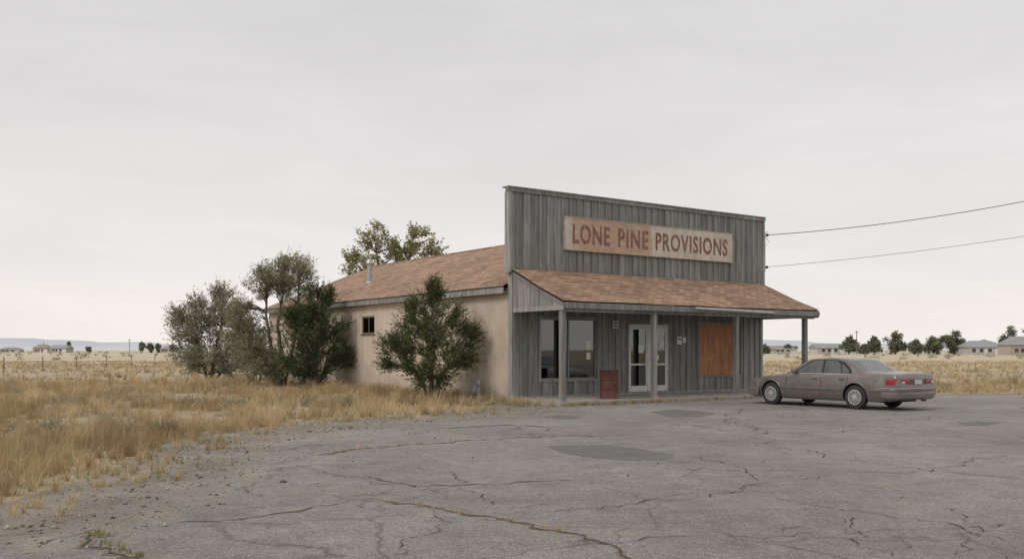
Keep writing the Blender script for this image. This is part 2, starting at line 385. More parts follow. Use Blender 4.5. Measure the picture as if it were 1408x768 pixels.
# ------------------------------------------------------------ grass
def blades(Pc,nb,h,spread,w,tint,lean=.5):
    N=len(Pc); i=np.repeat(np.arange(N),nb); n=len(i)
    a=rng.uniform(0,2*np.pi,n); r=np.abs(rng.normal(0,1,n))*spread*h[i]/.35*.8
    bx=Pc[i,0]+r*np.cos(a); by=Pc[i,1]+r*np.sin(a)
    H=h[i]*rng.uniform(.45,1.15,n); ln=H*(rng.uniform(.1,1,n)*lean+.05)
    a2=a+rng.normal(0,.6,n); dx=np.cos(a2)*ln+H*.12; dy=np.sin(a2)*ln
    wa=rng.uniform(0,2*np.pi,n); ww=w*rng.uniform(.6,1.3,n); wx=np.cos(wa)*ww/2; wy=np.sin(wa)*ww/2
    z0=-.02*np.ones(n)
    V=np.stack([np.stack([bx-wx,by-wy,z0],1),np.stack([bx+wx,by+wy,z0],1),
      np.stack([bx+dx*.35-wx*.8,by+dy*.35-wy*.8,H*.6],1),np.stack([bx+dx*.35+wx*.8,by+dy*.35+wy*.8,H*.6],1),
      np.stack([bx+dx,by+dy,H*(1-.25*(ln/H)**2)],1)],1).reshape(-1,3)
    fc=np.array([(0,1,3),(0,3,2),(2,3,4)]); idx=(np.arange(n)[:,None,None]*5+fc[None]).reshape(-1,3)
    rn=np.repeat(np.clip(tint[i]*.65+rng.random(n)*.4-.02,0,1),3)
    return V,idx,rn
def merge(parts):
    V=[];I=[];R=[];o=0
    for v,i,r in parts: V.append(v);I.append(i+o);R.append(r);o+=len(v)
    return np.concatenate(V),np.concatenate(I),np.concatenate(R)
def free(P,m=.0):
    s,t=W2L(P[:,0],P[:,1]); return ~((s>-.02-m)&(s<11.9+m)&(t>-2.8)&(t<21+m))
parts=[];partsG=[]
def zone(n,y0,y1,xf,nb,hlo,hhi,spread,w,thr0,thr1,xmax=1e9,lst=None,pf=.5,base=.55,amp=.75):
    y=np.sqrt(rng.uniform(y0**2,y1**2,n)); x=rng.uniform(-1,1,n)*(xf*y+3)
    P=np.column_stack([x,y]); e=sdist(P)+lown(P,1.3,3)*.45
    dens=np.clip((e-thr0)/(thr1-thr0),0,1)*np.clip(base+lown(P,pf,5)*amp,.06,1)
    k=(rng.random(n)<dens)&free(P)&(x<xmax); P=P[k]; e=e[k]
    h=(hlo+(hhi-hlo)*np.clip(.42+.55*lown(P,.35,9)+rng.normal(0,.25,len(P)),0,1.15))*np.clip(.35+e*.3,.35,1)
    t=np.clip(.5+.3*lown(P,.3,2)+rng.normal(0,.2,len(P)),0,1)
    (parts if lst is None else lst).append(blades(P,nb,h,spread,w,t))
zone(10500,7,21,.62,24,.10,.42,.06,.0065,.25,1.9,xmax=4,pf=1.1,base=.62)
zone(17000,21,46,.62,16,.12,.40,.08,.012,.2,2.0,pf=.9,base=.6)
zone(15000,46,130,.62,10,.16,.38,.2,.035,.3,1.5)
zone(800,8,24,.62,90,.36,.66,.085,.0065,.9,3.0,xmax=3,pf=.6,base=.55,amp=.9)
zone(900,24,45,.62,50,.36,.62,.09,.012,1.2,3.0,pf=.5,base=.4,amp=.9)
zone(7000,7,26,.62,11,.03,.12,.10,.006,-.5,.9,xmax=4,pf=1.3)
y=np.sqrt(rng.uniform(7**2,34**2,9000)); x=rng.uniform(-1,1,9000)*(.62*y+3); P=np.column_stack([x,y]); e=sdist(P)+lown(P,1.1,4)*.4
k=(e>-.1)&(lown(P,.8,8)>-.1)&(e<4.5)&(x<4)&free(P); P=P[k]
partsG.append(blades(P,12,rng.uniform(.04,.15,len(P)),.1,.006,rng.random(len(P))))
def line_tufts(p0,p1,n,h0,h1,j=.1,nb=16,w=.009,lst=parts):
    t=rng.random(n); P=np.column_stack([p0[0]+(p1[0]-p0[0])*t,p0[1]+(p1[1]-p0[1])*t])+rng.normal(0,j,(n,2)); P=P[free(P)]
    lst.append(blades(P,nb,rng.uniform(h0,h1,len(P)),.07,w,rng.random(len(P))))
line_tufts(L2W(-.3,0),L2W(-.3,20),520,.12,.4,.16)
line_tufts(L2W(-.5,-2.6),L2W(-.3,0),70,.08,.3,.2)
line_tufts(L2W(-.3,-2.86),L2W(4,-2.86),90,.05,.22,.06); line_tufts(L2W(4,-2.9),L2W(12,-2.9),70,.03,.14,.08)
line_tufts(L2W(-.3,-2.9),L2W(8,-2.9),60,.04,.14,.12,lst=partsG)
line_tufts(L2W(12.2,-2.6),L2W(12.2,15),160,.1,.35,.2)
for pts,n in (([(128,732),(150,748),(190,768)],60),([(520,688),(600,700),(700,715),(790,735)],30),([(500,615),(640,605)],16),([(350,606),(500,600)],40),([(690,575),(800,572)],34),([(420,628),(500,615)],14),([(540,600),(620,590)],16)):
    g=GP(pts)
    for a,b in zip(g[:-1],g[1:]): line_tufts(a,b,n//(len(g)-1),.02,.08,.03,10,.006,partsG if n==60 else parts)
V,I,R=merge(parts); fast('dry_grass',V,I,3,R,M_grass)
V,I,R=merge(partsG); fast('green_grass',V,I,3,R,M_grassg)

# ------------------------------------------------------------ trees
def sprays(Cc,Cr,ns,nl,length,lsz,outw,up,axisc,jit=.03):
    N=len(Cc); i=np.repeat(np.arange(N),ns); n=len(i)
    d=rng.normal(0,1,(n,3)); d/=np.linalg.norm(d,axis=1)[:,None]
    st=Cc[i]+d*Cr[i][:,None]*rng.uniform(.1,.75,n)[:,None]
    o=Cc[i]-axisc; o[:,2]*=.3; o/=np.linalg.norm(o,axis=1)[:,None]+1e-6
    dr=o*outw+d*.7; dr[:,2]+=up; dr/=np.linalg.norm(dr,axis=1)[:,None]
    L=length*rng.uniform(.4,1.45,n)
    j=np.repeat(np.arange(n),nl); t=rng.random(len(j))
    p=st[j]+dr[j]*(L[j]*t)[:,None]+rng.normal(0,jit,(len(j),3))*(1.2-t*.6)[:,None]
    ld=dr[j]+rng.normal(0,.55,(len(j),3)); ld/=np.linalg.norm(ld,axis=1)[:,None]
    sd_=np.cross(ld,rng.normal(0,1,(len(j),3))); sd_/=np.linalg.norm(sd_,axis=1)[:,None]+1e-9
    ll=lsz[0]*rng.uniform(.6,1.4,len(j)); lw=lsz[1]*rng.uniform(.6,1.4,len(j))
    V=np.stack([p-ld*ll[:,None]*.5,p+sd_*lw[:,None]*.5,p+ld*ll[:,None]*.5,p-sd_*lw[:,None]*.5],1).reshape(-1,3)
    idx=np.arange(len(j)*4).reshape(-1,4)
    ct=rng.random(N); rn=ct[i][j]*.38+rng.random(n)[j]*.27+t*.27+rng.random(len(j))*.2-.06
    return V,idx,rn
def tree(name,loc,clusters,stems,leafmat,ns,nl,length,lsz,outw=.6,up=.5,jit=.03,twig=.012,every=1,leafname='foliage'):
    root=empty(name,(*loc,0)); Cc=np.array([c[:3] for c in clusters]); Cr=np.array([c[3] for c in clusters])
    ax=Cc.mean(0)*np.array([1,1,.8])
    V,I,R=sprays(Cc,Cr,ns,nl,length,lsz,outw,up,ax,jit)
    fast(leafname,V,I,4,R,leafmat,root)
    mb=MB(); nodes=[]
    for st,r0,r1 in stems:
        fine=[]
        for a,b in zip(st[:-1],st[1:]):
            for q in range(4): fine.append(Vector(a).lerp(Vector(b),q/4)+Vector((random.gauss(0,.02),random.gauss(0,.02),0)))
        fine.append(Vector(st[-1])); m=len(fine)
        rr=[r0+(r1-r0)*i/(m-1) for i in range(m)]; rr[0]*=1.35
        mb.tube(fine,rr,7); nodes+=list(zip(fine,rr))
    for c in clusters[::every]:
        cp=Vector(c[:3]); best=min(nodes,key=lambda q:(q[0]-cp).length+(1.2 if q[0].z>cp.z-.15 else 0)+(0 if q[0].z>.25 else 3))
        a=best[0]; mid=a.lerp(cp,.5)+Vector((random.gauss(0,.06),random.gauss(0,.06),random.uniform(-.05,.12)))*min(1.5,(cp-a).length)
        r=min(best[1]*.6,twig*2.2)
        mb.tube([a,a.lerp(mid,.5)+Vector((0,0,.03)),mid,cp],[r,r*.8,r*.6,r*.25],4)
        for _ in range(2):
            e_=cp+Vector((random.gauss(0,1),random.gauss(0,1),random.gauss(.4,1)))*c[3]*.8
            mb.tube([mid,e_],[r*.45,r*.12],3)
    mb.build('trunk',[M_bark],root,True,60)
    return root
def lobes(ls):
    out=[]
    for (c,r,n,cr_) in ls:
        for _ in range(n):
            while True:
                d=np.array([random.gauss(0,1) for _ in range(3)]); d/=np.linalg.norm(d)
                q=random.random()**(1/2.2); p=np.array(c)+d*np.array(r)*q
                if p[2]>.15: break
            out.append((*p,cr_*random.uniform(.7,1.3)))
    return out
def conic(prof,n,cr_,seed,lump=.22):
    out=[];H=[p[0] for p in prof];Rr=[p[1] for p in prof]; rr=random.Random(seed)
    while len(out)<n:
        h=rr.uniform(H[0],H[-1]); R_=np.interp(h,H,Rr)
        if rr.random()>(R_/max(Rr))**1.3+.08: continue
        th=rr.uniform(0,6.283); lm=1+lump*(math.sin(3*th+h*2.3+seed)+.7*math.sin(5*th-h*3.1+seed*2))
        q=rr.random()**.42; rad=R_*q*lm
        out.append((rad*math.cos(th),rad*math.sin(th),h+rad*.12,cr_*rr.uniform(.7,1.3)))
    return out
cl=conic([(.35,.30),(.7,.85),(1.2,1.20),(1.8,1.08),(2.3,.82),(2.8,.55),(3.3,.28),(3.6,.10)],185,.17,3,.30)
cl+=lobes([((1.15,0,2.0),(.3,.3,.35),13,.13),((-1.2,-.1,1.75),(.35,.3,.3),11,.13),((.1,0,3.35),(.15,.15,.35),11,.11),((-.55,0,2.75),(.2,.2,.3),8,.12),((.7,0,2.7),(.15,.2,.25),6,.1),((-1.3,0,1.1),(.25,.3,.2),8,.12),((1.1,0,1.2),(.25,.3,.25),8,.12)])
tree('juniper_tree',(-2.58,29.9),cl,[([(0,0,-.1),(.03,0,.8),(.0,.02,1.8),(.05,0,3.3)],.10,.02),([(.05,0,-.05),(.3,.05,.6),(.6,0,1.3)],.06,.02),([(-.05,0,-.05),(-.35,0,.7),(-.8,-.05,1.4)],.06,.02)],
  M_jun,14,15,.38,(.075,.020),.8,.6,.024)
cl=conic([(.25,.55),(.8,.98),(1.6,1.08),(2.3,.95),(3.0,.65),(3.6,.4),(4.1,.12)],190,.2,8,.3)
cl+=lobes([((.5,0,3.7),(.2,.2,.4),12,.14),((-.9,0,2.9),(.3,.3,.4),12,.16),((1.1,0,1.3),(.3,.3,.4),10,.16)])
tree('juniper_tree',(-7.95,38),cl,[([(0,0,-.1),(0,0,1.8),(.2,0,3.9)],.11,.02),([(.1,0,-.05),(.5,0,1.4)],.06,.02)],M_jun2,13,13,.42,(.09,.026),.75,.65,.03)
cl=lobes([((.25,0,4.55),(1.3,1.15,.85),74,.22),((.6,0,5.15),(.75,.7,.35),24,.18),((-.6,0,4.3),(.8,.8,.6),26,.2),((-1.1,-.1,2.0),(1.2,1.1,.9),56,.24),
          ((.55,.1,3.0),(.7,.8,.6),24,.2),((-.1,-.2,1.0),(1.3,1,.7),36,.22),((-1.6,0,3.1),(.55,.5,.6),20,.2)])
tree('russian_olive_tree',(-9.9,40),cl,[([(0,0,-.1),(.1,0,1.2),(-.1,0,2.6),(.2,0,4.4)],.15,.03),([(.1,0,-.1),(.45,.1,1.3),(.7,0,2.8),(.8,0,4.3)],.12,.03),([(-.1,0,-.1),(-.6,0,1.2),(-1.2,0,2.3)],.1,.03),([(-.05,0,-.1),(-.4,.1,1.7),(-.6,0,3.2),(-.5,0,4.3)],.1,.03)],
  M_oli2,12,12,.38,(.085,.03),.55,.35,.045)
cl=lobes([((-.9,0,2.55),(1.1,1.1,1.2),64,.24),((.75,0,3.1),(1.2,1.2,1.25),72,.24),((0,-.2,1.1),(2.0,1.6,.9),90,.26),((1.7,0,1.9),(1.1,1.1,1.1),56,.24),((-.6,0,3.8),(.35,.35,.5),12,.17),((.5,0,4.3),(.4,.4,.45),12,.17),((-1.6,0,3.1),(.35,.35,.5),10,.16)])
tree('russian_olive_bush',(-15.4,48),cl,[([(0,0,-.1),(.2,0,1.2),(.6,0,3.3)],.12,.03),([(-.1,0,-.1),(-.6,0,1.5),(-.9,0,2.8)],.1,.03),([(.2,0,-.1),(.9,0,1.2),(1.6,0,2.3)],.1,.03)],M_oli,12,11,.55,(.12,.038),.6,.5,.05)
cl=lobes([((0,0,1.0),(1.2,1.0,.8),45,.24)])
tree('russian_olive_bush',(-12.0,44.5),cl,[([(0,0,-.1),(.1,0,.6),(0,0,1.2)],.06,.02)],M_oli,12,11,.42,(.10,.035),.5,.4,.05)
cl=lobes([((-1.5,0,6.5),(1.3,1.4,.9),28,.26),((.9,0,7.4),(1.3,1.3,1.0),30,.26),((-1.0,0,8.5),(.9,.8,.8),20,.23),((1.3,0,8.7),(.8,.7,.6),14,.22),((-2.4,0,7.3),(.6,.7,.5),12,.22),((2.3,0,7.7),(.6,.6,.6),14,.22),((0,0,5.9),(2.4,1.8,.8),26,.28),((2.2,0,6.6),(.6,.6,.4),12,.2),((.1,0,7.6),(.5,.6,.6),10,.22)])
tree('elm_tree',(-7.4,58),cl,[([(0,0,-.1),(0,0,2.5),(-.5,0,5),(-1.1,0,8.4)],.22,.03),([(0,0,2.4),(.6,0,4.8),(1.3,0,8.4)],.15,.03),([(-.3,0,4),(-1.4,0,5.8),(-2.2,0,6.9)],.08,.02),([(.4,0,4),(1.6,0,6),(2.2,0,7.4)],.08,.02)],
  M_elm,8,9,.5,(.14,.08),.6,.5,.07,.02)
sg_=[]
for (px,py) in ((150,590),(262,560),(90,560),(30,545),(215,600),(330,565),(420,560),(180,545),(60,600),(1290,520),(1350,515),(1390,525),(470,560)):
    X,Y=G(px,py); 
    for _ in range(7): sg_.append((X+random.gauss(0,.28),Y+random.gauss(0,.28),random.uniform(.05,.22),random.uniform(.09,.16)))
q=np.array(sg_); V,I,R=sprays(q[:,:3],q[:,3],12,9,.2,(.05,.014),.3,.8,q[:,:3].mean(0),.02); fast('sage_shrubs',V,I,4,R,M_sage)

# ------------------------------------------------------------ building
B=empty('store_building',(CX,CY,0),ANG)
W=11.67; LEN=20.6; ZT=6.6
M_glass,nt,b=newmat('window_glass'); nt.nodes.remove(b)
tr=nt.nodes.new('ShaderNodeBsdfTransparent'); tr.inputs[0].default_value=(.72,.76,.75,1)
gl=nt.nodes.new('ShaderNodeBsdfGlossy'); gl.inputs['Roughness'].default_value=.02; gl.inputs[0].default_value=(.85,.88,.88,1)
fr=nt.nodes.new('ShaderNodeFresnel'); fr.inputs[0].default_value=2.25; mx=nt.nodes.new('ShaderNodeMixShader')
nt.links.new(fr.outputs[0],mx.inputs[0]); nt.links.new(tr.outputs[0],mx.inputs[1]); nt.links.new(gl.outputs[0],mx.inputs[2]); nt.links.new(mx.outputs[0],nt.nodes['Material Output'].inputs[0])
M_int=simple('interior_wall',(.16,.15,.14),.9); M_shelf=simple('interior_shelf',(.22,.19,.16),.8,0,.4,3)
M_white=simple('white_aluminium',(.66,.66,.64),.5,0,.12,5); M_dark=simple('dark_trim',(.06,.06,.058),.6)
M_paper=simple('paper',(.72,.71,.68),.8,0,.08,9)
def ply():
    m,nt,b=newmat('plywood'); c=objco(nt,(12,12,1.2)); n=noise(nt,c,1,7,.65,.6)
    col=ramp(nt,n,[(.3,(.27,.11,.05)),(.5,(.43,.19,.085)),(.7,(.53,.28,.145))])
    col=mix(nt,ramp(nt,noise(nt,objco(nt),2.2,6,.7),[(.45,0.0),(.72,.7)]),col,(.22,.11,.065))
    col=mix(nt,1,col,ramp(nt,attr(nt),[(0,.8),(1,1.1)]),'MULTIPLY')
    nt.links.new(col,b.inputs['Base Color']); b.inputs['Roughness'].default_value=.75; return m
M_ply=ply()
OP=[(1.10,3.42,.66,2.62),(4.84,6.74,.10,2.47),(8.22,10.45,.70,2.55)]
def cols(mb,s0,s1,z0,z1,step,t0,t1,mat=0):
    edges=set(np.round(np.arange(s0,s1,step),4)); edges.add(s1)
    for o in OP:
        for q in o[:2]:
            if s0<q<s1: edges.add(q)
    E=sorted(edges)
    for a,b_ in zip(E[:-1],E[1:]):
        if b_-a<.004: continue
        ci=int((a+.001-s0)//step); rn=random.Random(ci*13+int(z0*10)).random(); zz=[(z0,z1)]
        for o in OP:
            if a>=o[0]-.002 and b_<=o[1]+.002:
                nz=[]
                for (p,q) in zz:
                    if o[2]>p: nz.append((p,min(q,o[2])))
                    if o[3]<q: nz.append((max(p,o[3]),q))
                zz=nz
        for (p,q) in zz:
            if q-p>.01: mb.box(a,b_,t0,t1,p,q,mat,rn)
mb=MB(); cols(mb,0,W,.02,4.0,.305,0,.15); 
mb2=MB()
for i,a in enumerate(np.arange(-.15,W+.1,.305)): mb.box(a,min(a+.305,W+.12),-.006+random.uniform(-.004,.004),.15,4.0,ZT,0,random.Random(i).random())
for i,a in enumerate(np.arange(0,W,.305)):
    zz=[(.1,4.0)]
    for o in OP:
        if o[0]-.09<a<o[1]+.09:
            nz=[]
            for p,q in zz:
                if o[2]-.09>p: nz.append((p,o[2]-.09))
                if o[3]+.09<q: nz.append((o[3]+.09,q))
            zz=nz
    for p,q in zz: mb2.box(a-.025,a+.025,-.032,-.001,p,q)
for i,a in enumerate(np.arange(-.15,W+.1,.305)):
    if i==0: continue
    d_=random.gauss(0,.008); mb2.box(a-.024+d_,a+.024+d_,-.046,-.011,4.16,ZT-.10)
mb2.box(-.16,-.06,-.052,.17,4.0,ZT-.09); mb2.box(W+.04,W+.14,-.052,.17,4.0,ZT-.09)
mb2.box(-.03,.10,-.045,.18,.02,3.99); mb2.box(W-.1,W+.03,-.045,.18,.02,3.99)
x=-.2
while x<W+.17:
    x2=min(x+3.6,W+.17); mb2.box(x,x2-.004,-.06,.01,ZT-.09,ZT+.03,0); mb2.box(x,x2-.004,-.085,.24,ZT+.031,ZT+.07,0); x=x2
mb2.box(.1,W-.1,-.054,-.003,.02,.16)
mb.build('facade_boards',[M_wood],B); mb2.build('battens_and_trim',[M_wood_d],B)
st=MB(); wt0,wt1,wz0,wz1=9.35,10.45,2.24,2.94
st.box(.03,.23,.15,wt0,-.05,3.55); st.box(.03,.23,wt1,LEN,-.05,3.55); st.box(.03,.23,wt0,wt1,-.05,wz0); st.box(.03,.23,wt0,wt1,wz1,3.55)
st.box(W-.23,W-.03,.15,LEN,-.05,3.55); 
st.prism([(.03,-.05),(W-.03,-.05),(W-.03,3.5),(W/2,5.85),(.03,3.5)],'y',LEN,LEN+.02)
st.build('stucco_walls',[M_stucco],B)
sw=MB(); sw.box(.05,.10,wt0,wt1,wz0,wz0+.06,0); sw.box(.05,.10,wt0,wt1,wz1-.06,wz1,0); sw.box(.05,.10,wt0,wt0+.06,wz0+.06,wz1-.06,0); sw.box(.05,.10,wt1-.06,wt1,wz0+.06,wz1-.06,0)
sw.box(.055,.095,(wt0+wt1)/2-.02,(wt0+wt1)/2+.02,wz0+.06,wz1-.06,0); sw.box(.07,.075,wt0+.06,wt1-.06,wz0+.06,wz1-.06,1)
sw.box(-.01,.12,wt0-.06,wt1+.06,wz0-.05,wz0-.001,0)
sw.box(.12,.125,wt0+.06,(wt0+wt1)/2,wz0+.06,wz1-.06,2)
sw.build('side_window',[simple('brown_frame',(.16,.13,.11),.6),M_glass,simple('blind',(.3,.29,.26),.9)],B)
# main roof
OH=.22; RZ=6.0; EZ=3.60; sl=(RZ-EZ)/(W/2+OH)
rf=MB()
for sgn in (0,1):
    def sx(s): return s if sgn==0 else W-s
    ys=list(np.arange(.18,LEN+.41,1.0))+[LEN+.4]; nS=14
    for lay,mt in ((0,0),(-.035,1)):
        vs=[];fs=[]
        for j,t in enumerate(ys):
            for i in range(nS+1):
                s=-OH+(W/2+OH)*i/nS; z=EZ+lay+sl*(s+OH)+(0 if i in(0,nS) else .012*math.sin(t*1.1+i)+.01*math.sin(t*.37+i*.6)); vs.append((sx(s),t,z))
        for j in range(len(ys)-1):
            for i in range(nS): a=j*(nS+1)+i; fs.append((a,a+1,a+nS+2,a+nS+1))
        rf.add(vs,fs,mt)
    rf.box(min(sx(-OH-.02),sx(-OH+.01)),max(sx(-OH-.02),sx(-OH+.01)),.18,LEN+.42,EZ-.04,EZ-.003,1)
rf.tube([(W/2,.18,RZ),(W/2,LEN+.42,RZ+.005)],.05,6,0)
rf.build('main_roof',[M_sh1,M_dark],B)
fa=MB()
for s0,s1 in ((-OH,-OH+.03),(W+OH-.03,W+OH)):
    y=.17
    while y<LEN+.4:
        y2=min(y+4.2,LEN+.4); fa.box(s0,s1,y,y2-.005,EZ-.23,EZ-.046); y=y2
fa.box(-OH+.031,.03,.17,LEN+.38,EZ-.20,EZ-.18,0); fa.box(W-.03,W+OH-.031,.17,LEN+.38,EZ-.20,EZ-.18,0)
for sg in (0,1):
    q=lambda s: s if sg==0 else W-s
    fa.prism([(q(-OH),EZ-.23),(q(W/2),RZ-.23),(q(W/2),RZ-.05),(q(-OH),EZ-.05)],'y',LEN+.385,LEN+.41)
fa.build('fascia',[M_wood_d],B)
vp=MB(); M_galv=simple('galvanised',(.45,.45,.44),.45,.6,.15,8)
zr=lambda s:EZ+sl*(s+OH)
vp.lathe([(0,.09),(.9,.09),(.9,.16),(.96,.16),(1.12,.05)],'z',14,(2.35,14.4,zr(2.35)-.05)); vp.lathe([(0,.2),(.09,.12)],'z',14,(2.35,14.4,zr(2.35)-.04))
vp.build('roof_vent_pipe',[M_galv],B,True)
vp=MB(); vp.lathe([(0,.05),(.35,.05)],'z',10,(.5,14.9,zr(.5)-.05)); vp.box(.3,.75,15.2,15.9,zr(.3),zr(.3)+.3); vp.build('roof_vent',[M_white],B)
# porch
P0,PZ0,P1,PZ1=-.052,4.12,-2.62,3.03
pr=MB(); ns_=9; XS=np.linspace(-.06,W+.02,30)
for lay,mt in ((0,0),(-.045,1)):
    vs=[];fs=[]
    for x in XS:
        for i in range(ns_+1):
            f=i/ns_; vs.append((x,P0+(P1-P0)*f,lay+PZ0+(PZ1-PZ0)*f-.025*math.sin(math.pi*f)+.008*math.sin(x*2.1+i)-.018*math.sin(x/W*math.pi)*f))
    for j in range(len(XS)-1):
        for i in range(ns_): a=j*(ns_+1)+i; fs.append((a,a+1,a+ns_+2,a+ns_+1))
    pr.add(vs,fs,mt)
pr.build('porch_roof',[M_sh2,M_dark],B)
pf=MB()
x=-.03
while x<W:
    x2=min(x+3.9,W); pf.box(x,x2-.006,P1+.0,P1+.035,PZ1-.22,PZ1-.05,0); x=x2
for x in np.arange(0,W-.2,2.9): pf.box(x+.02,min(x+2.89,W-.03),-2.47,-2.33,2.72,2.875,0)
for side in (0,W-.03):
    n=9; 
    for i in range(n):
        t0=-.04+(P1+.05)*i/n; t1=-.04+(P1+.05)*(i+1)/n; z=lambda t: PZ0+(PZ1-PZ0)*(t-P0)/(P1-P0)-.13
        pf.prism([(t0,2.84),(t0,max(z(t0),2.86)),(t1+.006,max(z(t1),2.86)),(t1+.006,2.84)],'x',side,side+.03,0)
    x0=side-.02 if side==0 else side+.031; 
    pf.prism([(P0-.01,PZ0-.24),(P0-.01,PZ0-.09),(P1,PZ1-.07),(P1,PZ1-.2)],'x',x0-.0,x0+.019,0)
    pf.box(side-.015 if side==0 else side+.031,side-.001 if side==0 else side+.045,P1+.04,-.06,2.76,2.9,0)
for s in (.09,3.72,7.5,11.12):
    pf.box(s-.075,s+.075,-2.475,-2.325,.1,2.718,0); pf.box(s-.1,s+.1,-2.5,-2.3,.1,.16,0)
pf.build('porch_posts_and_beams',[M_wood_d],B)
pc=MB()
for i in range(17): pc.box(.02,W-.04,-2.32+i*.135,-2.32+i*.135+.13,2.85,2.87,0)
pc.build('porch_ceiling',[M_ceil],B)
gt=MB(); gt.tube([(5.3,-2.67,2.93),(9.1,-2.67,2.87)],.045,8); gt.build('gutter',[M_galv],B,True)
sl_=MB(); 
for i in range(5): sl_.box(-.3+i*2.44,-.3+(i+1)*2.44-.012,-2.75,-.002,-.05,.1)
sl_.build('porch_slab',[M_conc],B)
wd=MB()
def frame(mb,s0,s1,z0,z1,w,t0,t1,mat):
    mb.box(s0,s1,t0,t1,z1-w,z1,mat); mb.box(s0,s1,t0,t1,z0,z0+w,mat); mb.box(s0,s0+w,t0,t1,z0+w,z1-w,mat); mb.box(s1-w,s1,t0,t1,z0+w,z1-w,mat)
s0,s1,z0,z1=OP[0]; frame(wd,s0-.07,s1+.07,z0-.07,z1+.07,.068,-.05,-.001,0); frame(wd,s0,s1,z0,z1,.05,.02,.10,1)
wd.box(2.24,2.29,.02,.10,z0+.05,z1-.05,1); wd.box(s0+.05,s1-.05,.055,.062,z0+.05,z1-.05,2)
wd.box(3.0,3.22,.045,.05,1.62,1.9,3); wd.box(3.03,3.2,.045,.05,1.3,1.52,3,.2)
wd.build('shop_window',[M_wood_d,simple('grey_metal',(.22,.22,.215),.5),M_glass,M_paper],B)
dr=MB(); s0,s1,z0,z1=OP[1]; frame(dr,s0-.08,s1+.08,z0-.0,z1+.08,.078,-.046,-.001,3)
dr.box(s0,s1,.0,.12,z1-.07,z1,0); dr.box(s0,s0+.05,.0,.12,z0,z1-.07,0); dr.box(s1-.05,s1,.0,.12,z0,z1-.07,0); dr.box(5.765,5.815,.0,.12,z0,z1-.07,0)
for a,c in ((s0+.055,5.76),(5.82,s1-.055)):
    dr.box(a,a+.08,.02,.07,z0+.02,z1-.08,0); dr.box(c-.08,c,.02,.07,z0+.02,z1-.08,0)
    dr.box(a+.08,c-.08,.02,.07,z1-.16,z1-.08,0); dr.box(a+.08,c-.08,.02,.07,z0+.02,z0+.28,0); dr.box(a+.08,c-.08,.015,.075,1.08,1.14,0)
    dr.box(a+.08,c-.08,.043,.049,z0+.28,1.08,1); dr.box(a+.08,c-.08,.043,.049,1.14,z1-.16,1)
    dr.tube([(c-.14 if a<5.5 else a+.14,-.03,.95),(c-.14 if a<5.5 else a+.14,-.03,1.35)],.014,6,2)
dr.box(5.35,5.58,.036,.041,1.5,1.78,4); dr.box(6.1,6.3,.036,.041,1.25,1.45,4); dr.box(6.35,6.55,.036,.041,1.7,1.95,4)
dr.build('entrance_doors',[M_white,M_glass,M_galv,M_wood_d,M_paper],B)
bw=MB(); s0,s1,z0,z1=OP[2]; frame(bw,s0-.07,s1+.07,z0-.07,z1+.07,.068,-.05,-.001,0)
bw.box(s0+.0,s0+1.18,-.012,.02,z0,z1,1,.8); bw.box(s0+1.186,s1,-.016,.018,z0,z1,1,.3)
bw.build('boarded_window',[M_wood_d,M_ply],B)
nn=MB()
nn.box(4.1,4.33,-.06,-.035,2.32,2.58,0); nn.box(4.13,4.3,-.063,-.061,2.36,2.44,1); nn.box(4.13,4.3,-.063,-.061,2.47,2.55,1)
nn.box(7.12,7.34,-.045,-.037,1.80,2.08,0); nn.box(7.4,7.56,-.045,-.037,1.86,2.05,0); nn.box(7.15,7.31,-.048,-.046,1.95,2.03,1)
nn.box(8.9,9.05,-.14,-.03,2.9,3.0,1)
nn.build('notices',[M_paper,simple('grey_print',(.2,.2,.2),.8)],B)
it=MB(); it.box(.24,W-.24,5.5,5.6,.1,3.2,0); it.box(.24,W-.24,.16,5.5,.05,.1,0); it.box(.24,W-.24,.16,5.5,3.2,3.25,0)
for a,b_,t,h in ((.6,2.2,1.9,1.3),(2.6,4.2,2.6,1.7),(4.6,5.4,3.6,1.9),(6.2,8,2.6,1.4),(.4,.7,.8,2.2)):
    it.box(a,b_,t,t+.4,.1,h,1)
    for k in range(4): it.box(a+.02,b_-.02,t-.12,t-.002,.3+k*.35,.33+k*.35,1)
for k in range(10): it.box(.8+k*.33,1.0+k*.33,1.65,1.8,1.31,1.31+random.uniform(.1,.35),1)
it.box(1.0,3.9,3.4,3.55,2.5,2.6,2,.9)
it.build('interior_room',[M_int,M_shelf,M_paper],B)
cd=MB(); cd.tube([(W+.17,-.02,4.6),(W+.17,-.02,6.05),(W+.26,-.05,6.12)],.025,6,0); cd.lathe([(0,.05),(.05,.06),(.1,.04)],'z',10,(W+.26,-.06,5.95),1); cd.lathe([(0,.05),(.05,.06),(.1,.04)],'z',10,(W+.24,-.06,4.72),1)
cd.tube([(W+.2,-.04,5.95),(W+.32,-.08,5.75),(W+.2,-.02,5.55),(W+.15,.0,5.6)],.012,5,0)
cd.build('power_mast',[M_galv,M_dark],B)
